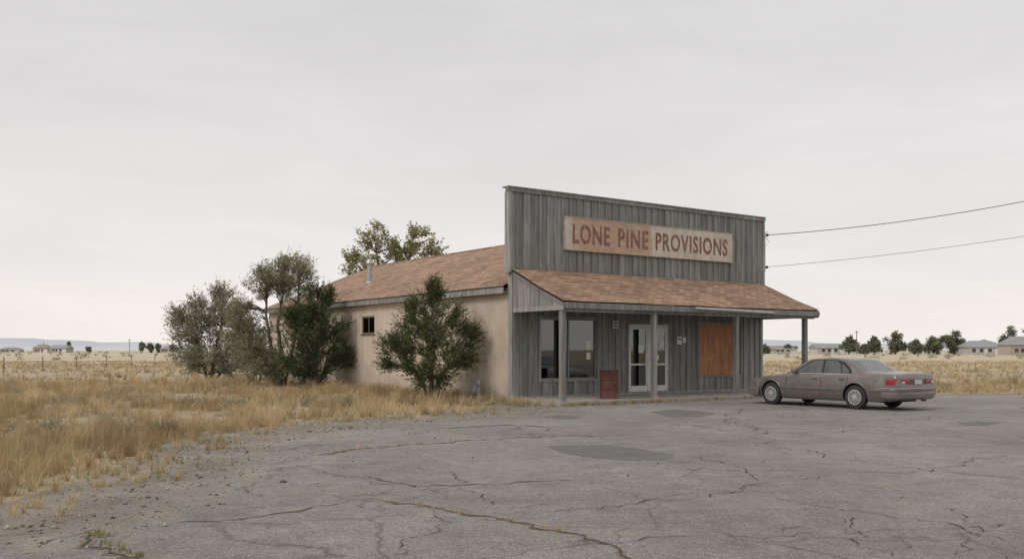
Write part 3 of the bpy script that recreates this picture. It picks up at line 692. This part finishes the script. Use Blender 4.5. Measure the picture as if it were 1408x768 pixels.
# sign
S=empty('store_sign'); S.parent=B
def signmat():
    m,nt,b=newmat('faded_sign_board'); co=objco(nt)
    col=ramp(nt,noise(nt,co,1.3,8,.7),[(.3,(.45,.39,.32)),(.5,(.58,.52,.44)),(.7,(.68,.63,.55))])
    sep=nt.nodes.new('ShaderNodeSeparateXYZ'); nt.links.new(co,sep.inputs[0])
    xx=math_(nt,'ADD',sep.outputs[0],math_(nt,'MULTIPLY',math_(nt,'SUBTRACT',noise(nt,co,3.5,8,.75),.5),.7))
    f=ramp(nt,math_(nt,'MULTIPLY',xx,.1),[(.22,.25),(.27,.9),(.578,.85),(.588,.0)])
    st=ramp(nt,noise(nt,objco(nt,(1.5,1.5,3)),1.5,8,.75),[(.3,(.37,.22,.14)),(.55,(.50,.33,.22)),(.7,(.62,.52,.41))])
    col=mix(nt,f,col,st)
    col=mix(nt,ramp(nt,noise(nt,co,14,6,.8),[(.55,0.0),(.66,.6)]),col,(.25,.20,.16))
    col=mix(nt,ramp(nt,noise(nt,objco(nt,(6,6,.8)),1,6,.7),[(.53,0.0),(.70,.5)]),col,(.33,.27,.22))
    nt.links.new(col,b.inputs['Base Color']); b.inputs['Roughness'].default_value=.8; return m
sb=MB(); sb.box(2.01,5.9,-.095,-.05,4.845,5.89); sb.box(5.904,9.92,-.095,-.05,4.845,5.89); sb.build('sign_board',[signmat()],S)
fm=MB(); frame(fm,1.985,9.945,4.82,5.915,.028,-.108,-.048,0); fm.build('sign_frame',[simple('sign_frame_wood',(.40,.33,.27),.8,0,.3,5)],S)
def letmat():
    m,nt,b=newmat('faded_red_paint'); co=objco(nt)
    col=ramp(nt,noise(nt,co,2.5,8,.7),[(.3,(.175,.075,.058)),(.7,(.27,.135,.105))])
    col=mix(nt,ramp(nt,noise(nt,objco(nt,(1,1,1),(4,4,4)),9,8,.8),[(.52,0.0),(.63,.75)]),col,(.48,.38,.30))
    nt.links.new(col,b.inputs['Base Color']); b.inputs['Roughness'].default_value=.8; return m
M_let=letmat()
def word(txt,s0,s1,z0,h):
    cu=bpy.data.curves.new('letters_'+txt.lower(),'FONT'); cu.body=txt; cu.size=1; cu.offset=.026; cu.extrude=.002; cu.space_character=1.14; cu.resolution_u=4
    o=bpy.data.objects.new('tmp',cu); scene.collection.objects.link(o); bpy.context.view_layer.update()
    me=bpy.data.meshes.new_from_object(o.evaluated_get(bpy.context.evaluated_depsgraph_get())); bpy.data.objects.remove(o)
    n=len(me.vertices); a=np.zeros(n*3); me.vertices.foreach_get('co',a); a=a.reshape(-1,3)
    mn=a.min(0); mxx=a.max(0)
    out=np.zeros_like(a); out[:,0]=s0+(a[:,0]-mn[0])/(mxx[0]-mn[0])*(s1-s0); out[:,2]=z0+(a[:,1]-mn[1])/(mxx[1]-mn[1])*h; out[:,1]=-.0985-(a[:,2])*1.0
    me.vertices.foreach_set('co',out.ravel()); me.materials.clear(); me.materials.append(M_let); me.update()
    ob=bpy.data.objects.new('letters_'+txt.lower(),me); scene.collection.objects.link(ob); ob.parent=S
word('LONE',2.34,3.93,5.05,.64); word('PINE',4.30,5.68,5.05,.63); word('PROVISIONS',6.02,9.66,5.05,.62)

# gas meter
gm=empty('gas_meter',(*L2W(-.42,1.45),0),ANG); g=MB()
g.lathe([(-.11,.12),(-.09,.16),(.09,.16),(.11,.12)],'x',16,(0,0,.36)); g.tube([(0,-.2,-.05),(0,-.2,.6),(0,-.02,.65),(0,-.02,.5)],.025,8); g.tube([(0,.2,-.05),(0,.2,.62),(0,.06,.62),(0,.06,.5)],.025,8)
g.lathe([(-.05,.09),(.0,.1),(.05,.04)],'x',14,(-.02,-.22,.55)); g.box(-.12,-.06,-.07,.07,.45,.55)
g.tube([(0,.2,.62),(.36,.2,.62)],.02,6)
g.build('meter_body',[simple('meter_grey',(.34,.37,.38),.5,.2)],gm,True)
# barrel
bl=empty('steel_barrel',(*L2W(2.45,-1.75),.1),0); g=MB()
pr_=[(0,.285),(.02,.295),(.04,.285),(.28,.285),(.295,.298),(.31,.285),(.57,.285),(.585,.298),(.60,.285),(.86,.285),(.875,.297),(.89,.29),(.89,.27),(.865,.265),(.86,.0)]
g.lathe(pr_,'z',32); m,nt,b=newmat('rusty_red_paint'); co=objco(nt)
col=ramp(nt,noise(nt,co,4,7,.7),[(.3,(.065,.022,.018)),(.55,(.125,.04,.032)),(.75,(.17,.085,.055))]); nt.links.new(col,b.inputs['Base Color']); b.inputs['Roughness'].default_value=.6
g.build('barrel_body',[m],bl,True,40)
g=MB(); g.lathe([(0,.03),(.02,.03)],'z',10,(.15,0,.862)); g.build('bung',[M_galv],bl)

# power lines and pole
PX=(30,35)
pole=empty('utility_pole',(PX[0],PX[1],0)); g=MB(); g.tube([(0,0,-.2),(0,0,5),(0,0,10.6)],[.17,.14,.11],10); g.box(-.06,.06,-1.1,1.1,9.7,9.82)
g.build('pole_shaft',[M_bark],pole,True)
wl=MB()
def cable(a,b_,sag,r):
    a=Vector(a);b_=Vector(b_); wl.tube([a.lerp(b_,i/30)-Vector((0,0,4*sag*(i/30)*(1-i/30))) for i in range(31)],r,5)
e1=L2W(W+.28,-.06); cable((*e1,6.0),(PX[0],PX[1],10.0),.68,.014); cable((*e1,4.78),(PX[0],PX[1],7.95),.38,.008)
cable((PX[0],PX[1],10.0),(62,30,9.9),.8,.018)
wl.build('power_lines',[simple('cable_black',(.06,.06,.065),.6)])

# ------------------------------------------------------------ car
car=empty('parked_car',(*L2W(6.30,-7.0),.006),ANG)
def paint():
    m,nt,b=newmat('faded_car_paint'); co=objco(nt)
    col=ramp(nt,noise(nt,co,1.2,6,.6),[(.3,(.140,.128,.121)),(.7,(.20,.183,.172))])
    p=noise(nt,objco(nt,(1,1,1.3),(2.3,.4,1)),1.5,6,.6)
    col=mix(nt,ramp(nt,p,[(.54,0.0),(.59,.55)]),col,(.22,.145,.128))
    p2=noise(nt,objco(nt,(1,1,1),(7.3,.4,1)),2.0,6,.6)
    col=mix(nt,ramp(nt,p2,[(.59,0.0),(.65,.4)]),col,(.34,.32,.30))
    sep=nt.nodes.new('ShaderNodeSeparateXYZ'); nt.links.new(co,sep.inputs[0])
    dz=math_(nt,'ADD',sep.outputs[2],math_(nt,'MULTIPLY',noise(nt,co,5,5),.2))
    col=mix(nt,ramp(nt,dz,[(.3,.5),(.5,0.0)]),col,(.20,.17,.145))
    nt.links.new(col,b.inputs['Base Color']); b.inputs['Metallic'].default_value=.3
    nt.links.new(ramp(nt,p,[(.5,.28),(.62,.55)]),b.inputs['Roughness']); b.inputs['Coat Weight'].default_value=.3; return m
M_car=paint(); M_well=simple('wheel_well',(.015,.015,.015),.9)
def carglass():
    m,nt,b=newmat('car_glass'); b.inputs['Roughness'].default_value=.06; b.inputs['IOR'].default_value=1.9
    co=objco(nt); nt.links.new(ramp(nt,noise(nt,co,3,4),[(.3,(.02,.024,.022)),(.7,(.08,.09,.085))]),b.inputs['Base Color']); return m
M_cg=carglass(); M_blk=simple('black_rubber',(.025,.025,.025),.7); M_chr=simple('dull_chrome',(.55,.54,.52),.3,.8,.1)
M_red=simple('red_lens',(.30,.03,.03),.25,0,.2,10); M_tire=simple('tire_rubber',(.03,.03,.03),.85); M_rim=simple('hubcap_silver',(.5,.5,.49),.35,.6,.12)
M_hl=simple('lamp_lens',(.55,.55,.52),.15,0,.1); M_seam=simple('panel_gap',(.02,.018,.016),.9); M_trim=simple('rub_strip',(.10,.095,.09),.6)
ST=np.array([
(0.00,.64,.36,.52,.54),(.04,.78,.30,.62,.64),(.12,.85,.25,.68,.71),(.35,.895,.21,.76,.79),(.8,.92,.20,.82,.87),(1.2,.93,.2,.87,.925),(1.55,.935,.2,.89,.96),
(2.5,.94,.2,.91,.965),(3.5,.94,.2,.93,.98),(4.0,.932,.2,.95,1.0),(4.4,.92,.22,.965,1.01),(4.75,.905,.25,.96,1.005),(4.95,.89,.28,.945,.985),(5.00,.88,.30,.90,.94),(5.04,.86,.32,.78,.81),(5.07,.83,.36,.62,.64)])
AS=np.unique(np.concatenate([ST[:,0],np.linspace(.12,4.92,46)])); SI=[np.interp(AS,ST[:,0],ST[:,i]) for i in range(1,5)]
def ringpts(w,zb,zs,zt):
    return [(w*.90,zb),(w*.965,zb+(zs-zb)*.14),(w*.99,zb+(zs-zb)*.34),(w,zb+(zs-zb)*.56),(w*.992,zb+(zs-zb)*.78),(w*.975,zb+(zs-zb)*.94),(w*.94,zs+.006),(w*.83,zs+(zt-zs)*.55),(w*.5,zs+(zt-zs)*.9),(0,zt)]
def side_x(a,z):
    w,zb,zs,zt=[float(np.interp(a,ST[:,0],ST[:,i])) for i in range(1,5)]
    r=ringpts(w,zb,zs,zt)[:7]; return float(np.interp(z,[p[1] for p in r],[p[0] for p in r]))
YO=2.385
g=MB(); vs=[];fs=[]; RN=19
for j in range(len(AS)):
    h=ringpts(*[q[j] for q in SI]); full=[(-x,z) for x,z in h]+[(x,z) for x,z in h[:-1][::-1]]
    vs+=[(x,YO-AS[j],z) for x,z in full]
for j in range(len(AS)-1):
    for k in range(RN): fs.append((j*RN+k,j*RN+(k+1)%RN,(j+1)*RN+(k+1)%RN,(j+1)*RN+k))
fs.append(tuple(range(RN))); fs.append(tuple((len(AS)-1)*RN+k for k in range(RN))[::-1])
g.add(vs,fs,0,.5); body=g.build('body_shell',[M_car,M_well],None)
c=MB()
for y in (1.405,-1.405):
    for sx_ in (-1,1):
        c.lathe([(-.24,.375),(.24,.375)],'x',40,(sx_*.87,y,.335),1)
cut=c.build('cutter',[M_car,M_well],None)
md=body.modifiers.new('b','BOOLEAN'); md.operation='DIFFERENCE'; md.object=cut; md.solver='EXACT'
bpy.context.view_layer.update(); me=bpy.data.meshes.new_from_object(body.evaluated_get(bpy.context.evaluated_depsgraph_get()))
body.modifiers.clear(); body.data=me; bpy.data.objects.remove(cut)
me.polygons.foreach_set('use_smooth',[True]*len(me.polygons)); me.set_sharp_from_angle(angle=math.radians(40)); body.parent=car
CA=np.array([(1.40,.925),(1.50,.975),(2.12,1.330),(2.25,1.365),(2.5,1.39),(2.8,1.40),(3.1,1.392),(3.40,1.362),(3.52,1.322),(4.00,1.045),(4.12,.985)])
g=MB(); al=np.unique(np.concatenate([CA[:,0],np.linspace(1.4,4.12,28)])); zt=np.interp(al,CA[:,0],CA[:,1])
cx_=lambda z:.865-(z-.86)*.42
vs=[]
for a,z in zip(al,zt):
    z1=max(z-.035,.885); x1=cx_(z1); h=[(cx_(.86),.86),(x1,z1),(x1*.94,z1+.016),(x1*.6,z-.006),(0,z)]
    full=[(-x,q) for x,q in h]+[(x,q) for x,q in h[:-1][::-1]]; vs+=[(x,YO-a,q) for x,q in full]
n=9
for j in range(len(al)-1):
    for k in range(n-1):
        am=(al[j]+al[j+1])/2; gls=(2<=k<=5) and ((1.5<am<2.12) or (3.52<am<4.0))
        g.add([vs[j*n+k],vs[j*n+k+1],vs[(j+1)*n+k+1],vs[(j+1)*n+k]],[(0,1,2,3)],1 if gls else 0,.5)
cab=g.build('cabin',[M_car,M_cg],car)
bm=bmesh.new(); bm.from_mesh(cab.data); bmesh.ops.remove_doubles(bm,verts=bm.verts,dist=.0005); bmesh.ops.recalc_face_normals(bm,faces=bm.faces); bm.to_mesh(cab.data); bm.free()
cab.data.polygons.foreach_set('use_smooth',[True]*len(cab.data.polygons)); cab.data.set_sharp_from_angle(angle=math.radians(30))
g=MB()
for sg in (-1,1):
    def poly(pts,off,mat): g.add([(sg*(cx_(z)+off),YO-a,z) for a,z in pts],[tuple(range(len(pts)))],mat)
    poly([(1.66,.94),(2.20,1.285),(2.32,1.318),(2.72,1.335),(3.12,1.322),(3.34,1.27),(3.62,1.05),(3.64,.94)],.003,0)
    poly([(1.78,.96),(2.24,1.262),(2.34,1.296),(2.64,1.312),(2.67,.96)],.007,1)
    poly([(2.745,.96),(2.725,1.312),(3.08,1.300),(3.22,1.21),(3.30,.96)],.007,1)
    poly([(3.34,.97),(3.27,1.18),(3.30,1.21),(3.53,1.035),(3.53,.97)],.007,1)
    g.add([(sg*(cx_(.93)+.012),YO-1.6,.930),(sg*(cx_(.93)+.012),YO-3.66,.935),(sg*(cx_(.945)+.012),YO-3.66,.952),(sg*(cx_(.945)+.012),YO-1.6,.948)],[(0,1,2,3)],2)
    def strip(a0,a1,z0,z1,off,mat,n_=30):
        v=[]
        for i in range(n_+1):
            a=a0+(a1-a0)*i/n_; v.append((sg*(side_x(a,z0)+off),YO-a,z0)); v.append((sg*(side_x(a,z1)+off),YO-a,z1))
        g.add(v,[(2*i,2*i+1,2*i+3,2*i+2) for i in range(n_)],mat)
    for a0,a1 in ((.12,.58),(1.37,3.39),(4.2,4.85)): strip(a0,a1,.47,.535,.012,4); strip(a0,a1,.537,.550,.014,2)
    for (a0,a1) in ((1.40,3.36),): strip(a0,a1,.215,.26,.006,4)
    for pth in ([(1.50,.28),(1.52,.6),(1.56,.87)],[(2.70,.28),(2.71,.6),(2.70,.89)],[(3.42,.42),(3.52,.62),(3.56,.75),(3.57,.90)]):
        v=[]
        for i in range(len(pth)-1):
            for q in range(5):
                f=q/5; a=pth[i][0]+(pth[i+1][0]-pth[i][0])*f; z=pth[i][1]+(pth[i+1][1]-pth[i][1])*f
                v+= [(sg*(side_x(a,z)+.004),YO-a-.006,z),(sg*(side_x(a,z)+.004),YO-a+.006,z)]
        g.add(v,[(2*i,2*i+1,2*i+3,2*i+2) for i in range(len(v)//2-1)],3)
    for a in (2.50,3.38):
        x0=side_x(a,.80); g.box(min(sg*x0,sg*(x0+.03)),max(sg*x0,sg*(x0+.03)),YO-a-.08,YO-a+.08,.785,.815,4)
    g.lathe([(-.06,.03),(-.04,.07),(.05,.06),(.09,.02)],'x',12,(sg*.93,YO-1.80,1.0),5)
    for y in (1.405,-1.405):
        pts=[]
        for k in range(21):
            th=math.radians(-8+k*196/20); yy=y+.382*math.cos(th); zz=.335+.382*math.sin(th); pts.append((sg*(side_x(YO-yy,min(zz,.85))+.002),yy,zz))
        g.tube(pts,.012,5,5)
def band(path,z0,z1,out,mat,mb=g):
    v=[];n_=len(path)
    for i,(x,a) in enumerate(path):
        p=Vector((x,YO-a,0)); q0=Vector((path[max(0,i-1)][0],YO-path[max(0,i-1)][1],0)); q1=Vector((path[min(n_-1,i+1)][0],YO-path[min(n_-1,i+1)][1],0)); t=(q1-q0).normalized(); nn_=Vector((t.y,-t.x,0))
        cc=Vector((0,YO-(4.0 if a>2 else 1.1),0))
        if nn_.dot(p-cc)<0: nn_=-nn_
        for o_,z in ((-.04,z0),(out*.7,z0),(out,z0+(z1-z0)*.2),(out,z0+(z1-z0)*.85),(out*.6,z1),(-.04,z1)): v.append((p.x+nn_.x*o_,p.y+nn_.y*o_,z))
    mb.add(v,[(i*6+k,i*6+(k+1)%6,(i+1)*6+(k+1)%6,(i+1)*6+k) for i in range(n_-1) for k in range(6)],mat)
rp=[(-.925,4.35),(-.918,4.6),(-.90,4.8),(-.875,4.94),(-.81,5.03),(-.65,5.075),(-.3,5.09),(0,5.095),(.3,5.09),(.65,5.075),(.81,5.03),(.875,4.94),(.90,4.8),(.918,4.6),(.925,4.35)]
band(rp[1:-1],.33,.57,.035,5); band(rp[1:-1],.575,.605,.045,2); band(rp[1:-1],.50,.545,.045,4)
fp=[(-.91,.55),(-.89,.35),(-.84,.12),(-.74,.03),(-.5,-.02),(0,-.04),(.5,-.02),(.74,.03),(.84,.12),(.89,.35),(.91,.55)]
band(fp,.27,.50,.035,5); band(fp,.44,.48,.045,2)
tl=[(-.912,4.72),(-.902,4.83),(-.89,4.94),(-.855,5.0),(-.74,5.04),(-.36,5.055)]
band(tl,.69,.84,.012,6); band([(-x,a) for x,a in tl],.69,.84,.012,6); band([(-.34,5.057),(0,5.065),(.34,5.057)],.695,.835,.006,4)
band([(-.75,5.045),(-.60,5.055)],.72,.77,.02,7); band([(.75,5.045),(.60,5.055)],.72,.77,.02,7)
g.box(-.16,.16,YO-5.09,YO-5.073,.70,.82,7)
band([(-.86,.34),(-.82,.16),(-.74,.08),(-.45,.03)],.56,.66,.012,7); band([(.86,.34),(.82,.16),(.74,.08),(.45,.03)],.56,.66,.012,7); band([(-.42,.02),(0,0),(.42,.02)],.54,.64,.02,2)
g.tube([(.3,YO-4.98,.26),(.3,YO-5.12,.26)],.025,8,4)
g.build('trim_and_lights',[M_blk,M_cg,M_chr,M_seam,M_trim,M_car,M_red,M_hl],car,True,40)
for i,(sg,y) in enumerate(((-1,1.405),(-1,-1.405),(1,1.405),(1,-1.405))):
    g=MB(); x=sg*.83
    g.lathe([(-.10,.21),(-.10,.27),(-.085,.31),(-.05,.33),(.05,.33),(.085,.31),(.10,.27),(.10,.21)],'x',36,(x,y,.325),0)
    xo=x+sg*.092
    g.lathe([(-.004,.20),(.004,.20)],'x',30,(xo,y,.325),2)
    g.lathe([(0,.212),(sg*.012,.208),(sg*.012,.178),(0,.176)],'x',30,(xo,y,.325),1)
    g.lathe([(0,.075),(sg*.022,.062),(sg*.026,.0)],'x',16,(xo,y,.325),1)
    for k in range(14):
        th=2*math.pi*k/14; d=Vector((0,math.cos(th),math.sin(th))); nrm=Vector((0,-math.sin(th),math.cos(th)))
        a=Vector((xo+sg*.01,y,.325)); vs=[]
        for r_,w_ in ((.06,.011),(.185,.019)):
            for s_ in (-1,1): vs.append(a+d*r_+nrm*w_*s_)
        vs2=[v+Vector((-sg*.012,0,0)) for v in vs]
        g.add(vs+vs2,[(0,1,3,2),(4,6,7,5),(0,2,6,4),(1,5,7,3)],1)
    g.build('wheel_%d'%(i+1),[M_tire,M_rim,M_blk],car,True,30)
g=MB(); g.box(-.7,.7,-2.2,2.2,.2,.26); g.tube([(-.8,1.405,.33),(.8,1.405,.33)],.04,8); g.tube([(-.8,-1.405,.33),(.8,-1.405,.33)],.04,8); g.build('underbody',[M_well],car)

# ------------------------------------------------------------ fence
fn=empty('wire_fence'); g=MB(); fp_=[(-36.2+.028*(y-50),y) for i,y in enumerate(np.arange(40,170,5.2))]
for x,y in fp_: g.tube([(x,y,-.1),(x+random.gauss(0,.03),y,1.15)],.035,5)
g.build('fence_posts',[M_bark],fn)
g=MB()
for z in (.4,.7,1.02):
    for (a,b_) in zip(fp_[:-1],fp_[1:]): g.tube([(a[0],a[1],z),(b_[0],b_[1],z)],.006,3)
g.build('fence_wire',[M_galv],fn)

# ------------------------------------------------------------ distance
def house(px0,px1,pyt,dist,wall,roof,hip=True,ratio=.55):
    x0=(px0-704)/F*dist; x1=(px1-704)/F*dist; H=EYE+(HZ-pyt)/F*dist; w=x1-x0
    e=empty('house',((x0+x1)/2,dist,0),math.radians(random.uniform(-12,12))); g=MB(); d=w*.6; hw=w/2*.95; ez=H*ratio
    g.box(-hw,hw,-d/2,d/2,-.1,ez,0)
    i=hw*.55 if hip else hw+.4
    A=[(-hw-.5,-d/2-.5,ez-.05),(hw+.5,-d/2-.5,ez-.05),(hw+.5,d/2+.5,ez-.05),(-hw-.5,d/2+.5,ez-.05),(-i,0,H),(i,0,H)]
    g.add(A,[(0,1,5,4),(1,2,5),(2,3,4,5),(3,0,4),(0,3,2,1)],1)
    for k in (-.7,-.3,.15): g.box(hw*k,hw*k+1.2,-d/2-.04,-d/2-.01,.9,min(2.1,ez-.3),2)
    g.box(hw*.5,hw*.5+2.6,-d/2-.05,-d/2-.01,0,min(2.2,ez-.2),3); g.box(-hw*.05,-hw*.05+.9,-d/2-.05,-d/2-.01,0,2.05,3)
    g.build('house_body',[wall,roof,M_dark,M_white],e)
Wa=simple('siding_pale',(.48,.46,.43),.9,0,.08,.3); Wb=simple('siding_tan',(.40,.35,.30),.9,0,.08,.3); Ra=simple('roof_grey',(.27,.27,.28),.9,0,.1,.5); Rb=simple('roof_brown',(.27,.235,.21),.9,0,.1,.5)
house(1320,1374,468,330,Wa,Ra); house(1378,1425,462,300,Wb,Ra); house(1116,1160,472,370,Wa,Ra,False,.6); house(1056,1092,475,420,Wa,Rb,False); house(1252,1275,474,380,Wb,Rb)
house(1440,1500,462,300,Wa,Rb); house(1172,1196,477,440,Wb,Ra)
house(48,70,473,620,Wb,Rb); house(72,98,474,600,Wb,Ra,False); house(2,30,477,640,Wb,Rb); house(222,245,475,560,Wb,Ra)
fc_=[];trk=MB()
def ftree(px0,px1,pyt,dist,n=44):
    x=(px0+px1)/2; X=(x-704)/F*dist; H=EYE+(HZ-pyt)/F*dist; R_=(px1-px0)/2/F*dist
    ls=[(random.uniform(-.5,.5),random.uniform(.3,.75),random.uniform(.35,.6)) for _ in range(5)]+[(0,.8,.3),(0,.3,.6)]
    for _ in range(n):
        l=random.choice(ls); d=np.array([random.gauss(0,1) for _ in range(3)]); d/=np.linalg.norm(d); q=random.random()**.6
        fc_.append((X+(l[0]+d[0]*l[2]*q)*R_,dist+d[1]*R_*.6*q,max(.3,H*(l[1]*.9+d[2]*.22*q)),R_*random.uniform(.1,.22),dist))
    trk.tube([(X,dist,0),(X,dist,H*.6)],[.3,.15],5)
for a in ((1154,1180,461,350),(1192,1213,463,340),(1211,1252,455,345),(1248,1270,466,360),(1266,1300,457,330),(1294,1331,453,335),(1362,1410,446,345),(1396,1440,450,350),(1440,1490,448,340),
          (1070,1096,475,420),(1178,1198,473,400),(1042,1062,475,420),(1340,1364,468,380),(1300,1322,470,400)): ftree(*a)
for a in ((189,202,469,560),(200,213,470,560),(212,222,472,560),(93,97,469,600),(118,128,476,640),(-30,0,470,600),(232,244,472,520)): ftree(*a,n=20)
fr_=np.array(fc_)
V,I,R=sprays(fr_[:,:3],fr_[:,3],12,6,.7,(.8,.4),.2,.4,fr_[:,:3].mean(0),.4)
DT=empty('distant_trees'); fast('crowns',V,I,4,R,M_far_haze,DT); trk.build('trunks',[M_bark],DT)
n=420; y=rng.uniform(150,650,n); x=rng.uniform(-.62,.62,n)*y; P=np.column_stack([x,y,rng.uniform(.0,.25,n)]); ok=free(P[:,:2],6); P=P[ok]
V,I,R=sprays(P,rng.uniform(.4,1.3,len(P)),9,5,.4,(.4,.2),.2,.3,np.array([0,200.,0]),.2)
fast('sagebrush',V,I,4,R,leaf('far_sage_leaf',(.22,.195,.13),(.33,.29,.20),(.44,.39,.28),0))
pz=MB()
for px,d,h in ((178,450,7),(60,620,7),(1178,330,8.5)):
    X=(px-704)/F*d; pz.tube([(X,d,0),(X,d,h)],.14,5); pz.box(X-.8,X+.8,d-.06,d+.06,h-.7,h-.55)
pz.build('distant_poles',[M_bark])
g=MB(); D=7000.0; xs_=np.linspace(-7000,7000,281)
def hh(x):
    p=704+F*x/D
    h=np.interp(p,[-500,-100,0,40,60,120,135,200,240,330,420,700,1000,1048,1100,1130,1300,1500,2000],[20,70,95,95,82,72,60,58,42,30,26,26,60,78,72,52,56,45,20])
    return h+2.5*math.sin(x*.004)+1.5*math.sin(x*.011+1)
vs=[]
for x in xs_: h=hh(x); vs+=[(x,D-h*4,-5),(x,D,h*.72),(x,D+h*.6,h)]
g.add(vs,[(3*i+k,3*i+3+k,3*i+4+k,3*i+1+k) for i in range(len(xs_)-1) for k in (0,1)],0)
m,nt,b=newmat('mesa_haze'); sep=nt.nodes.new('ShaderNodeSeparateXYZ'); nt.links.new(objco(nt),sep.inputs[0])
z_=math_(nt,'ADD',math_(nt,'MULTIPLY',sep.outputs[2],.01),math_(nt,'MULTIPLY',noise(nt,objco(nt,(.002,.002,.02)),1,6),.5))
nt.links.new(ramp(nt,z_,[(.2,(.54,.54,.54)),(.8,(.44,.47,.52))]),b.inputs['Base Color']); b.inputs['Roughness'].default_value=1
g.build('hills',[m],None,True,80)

# ------------------------------------------------------------ world / sun / camera
w=bpy.data.worlds.new('World'); scene.world=w; w.use_nodes=True; nt=w.node_tree; bg=nt.nodes['Background']
SE,SR=math.radians(42),math.radians(-125)
sky=nt.nodes.new('ShaderNodeTexSky'); sky.sky_type='NISHITA'; sky.sun_disc=False; sky.sun_elevation=SE; sky.sun_rotation=SR
tc=nt.nodes.new('ShaderNodeTexCoord'); sep=nt.nodes.new('ShaderNodeSeparateXYZ'); nt.links.new(tc.outputs['Generated'],sep.inputs[0])
mp=node(nt,'ShaderNodeMapping',Scale=(1.2,1.2,6)); nt.links.new(tc.outputs['Generated'],mp.inputs[0])
nz=noise(nt,mp.outputs[0],1.1,5,.5,.3)
zz=math_(nt,'ADD',sep.outputs[2],math_(nt,'MULTIPLY',math_(nt,'SUBTRACT',nz,.5),.10))
c_=ramp(nt,zz,[(0.0,(.93,.875,.83)),(.09,(.88,.84,.815)),(.2,(.805,.78,.77)),(.36,(.735,.72,.722)),(1.0,(1.07,1.05,1.03))])
c_=mix(nt,1,c_,ramp(nt,noise(nt,mp.outputs[0],2.3,5,.55,.5),[(.3,.945),(.7,1.055)]),'MULTIPLY')
c10=mix(nt,1,c_,(10,10,10),'MULTIPLY')
out=mix(nt,.94,sky.outputs[0],c10); nt.links.new(out,bg.inputs[0]); bg.inputs[1].default_value=.1
sun=bpy.data.lights.new('sun','SUN'); sun.energy=1.2; sun.angle=math.radians(22); sun.color=(1,.94,.87)
so=bpy.data.objects.new('sun',sun); scene.collection.objects.link(so)
dv=Vector((math.sin(SR)*math.cos(SE),math.cos(SR)*math.cos(SE),math.sin(SE)))
so.rotation_euler=dv.to_track_quat('Z','Y').to_euler()
cam=bpy.data.cameras.new('camera'); co=bpy.data.objects.new('camera',cam); scene.collection.objects.link(co); scene.camera=co
co.location=(0,0,EYE); co.rotation_euler=(math.radians(90),0,0); cam.sensor_width=36; cam.lens=F/1408*36; cam.shift_y=97/1408; cam.clip_end=30000; cam.clip_start=.1
scene.view_settings.view_transform='Standard'; scene.view_settings.look='None'; scene.view_settings.exposure=0
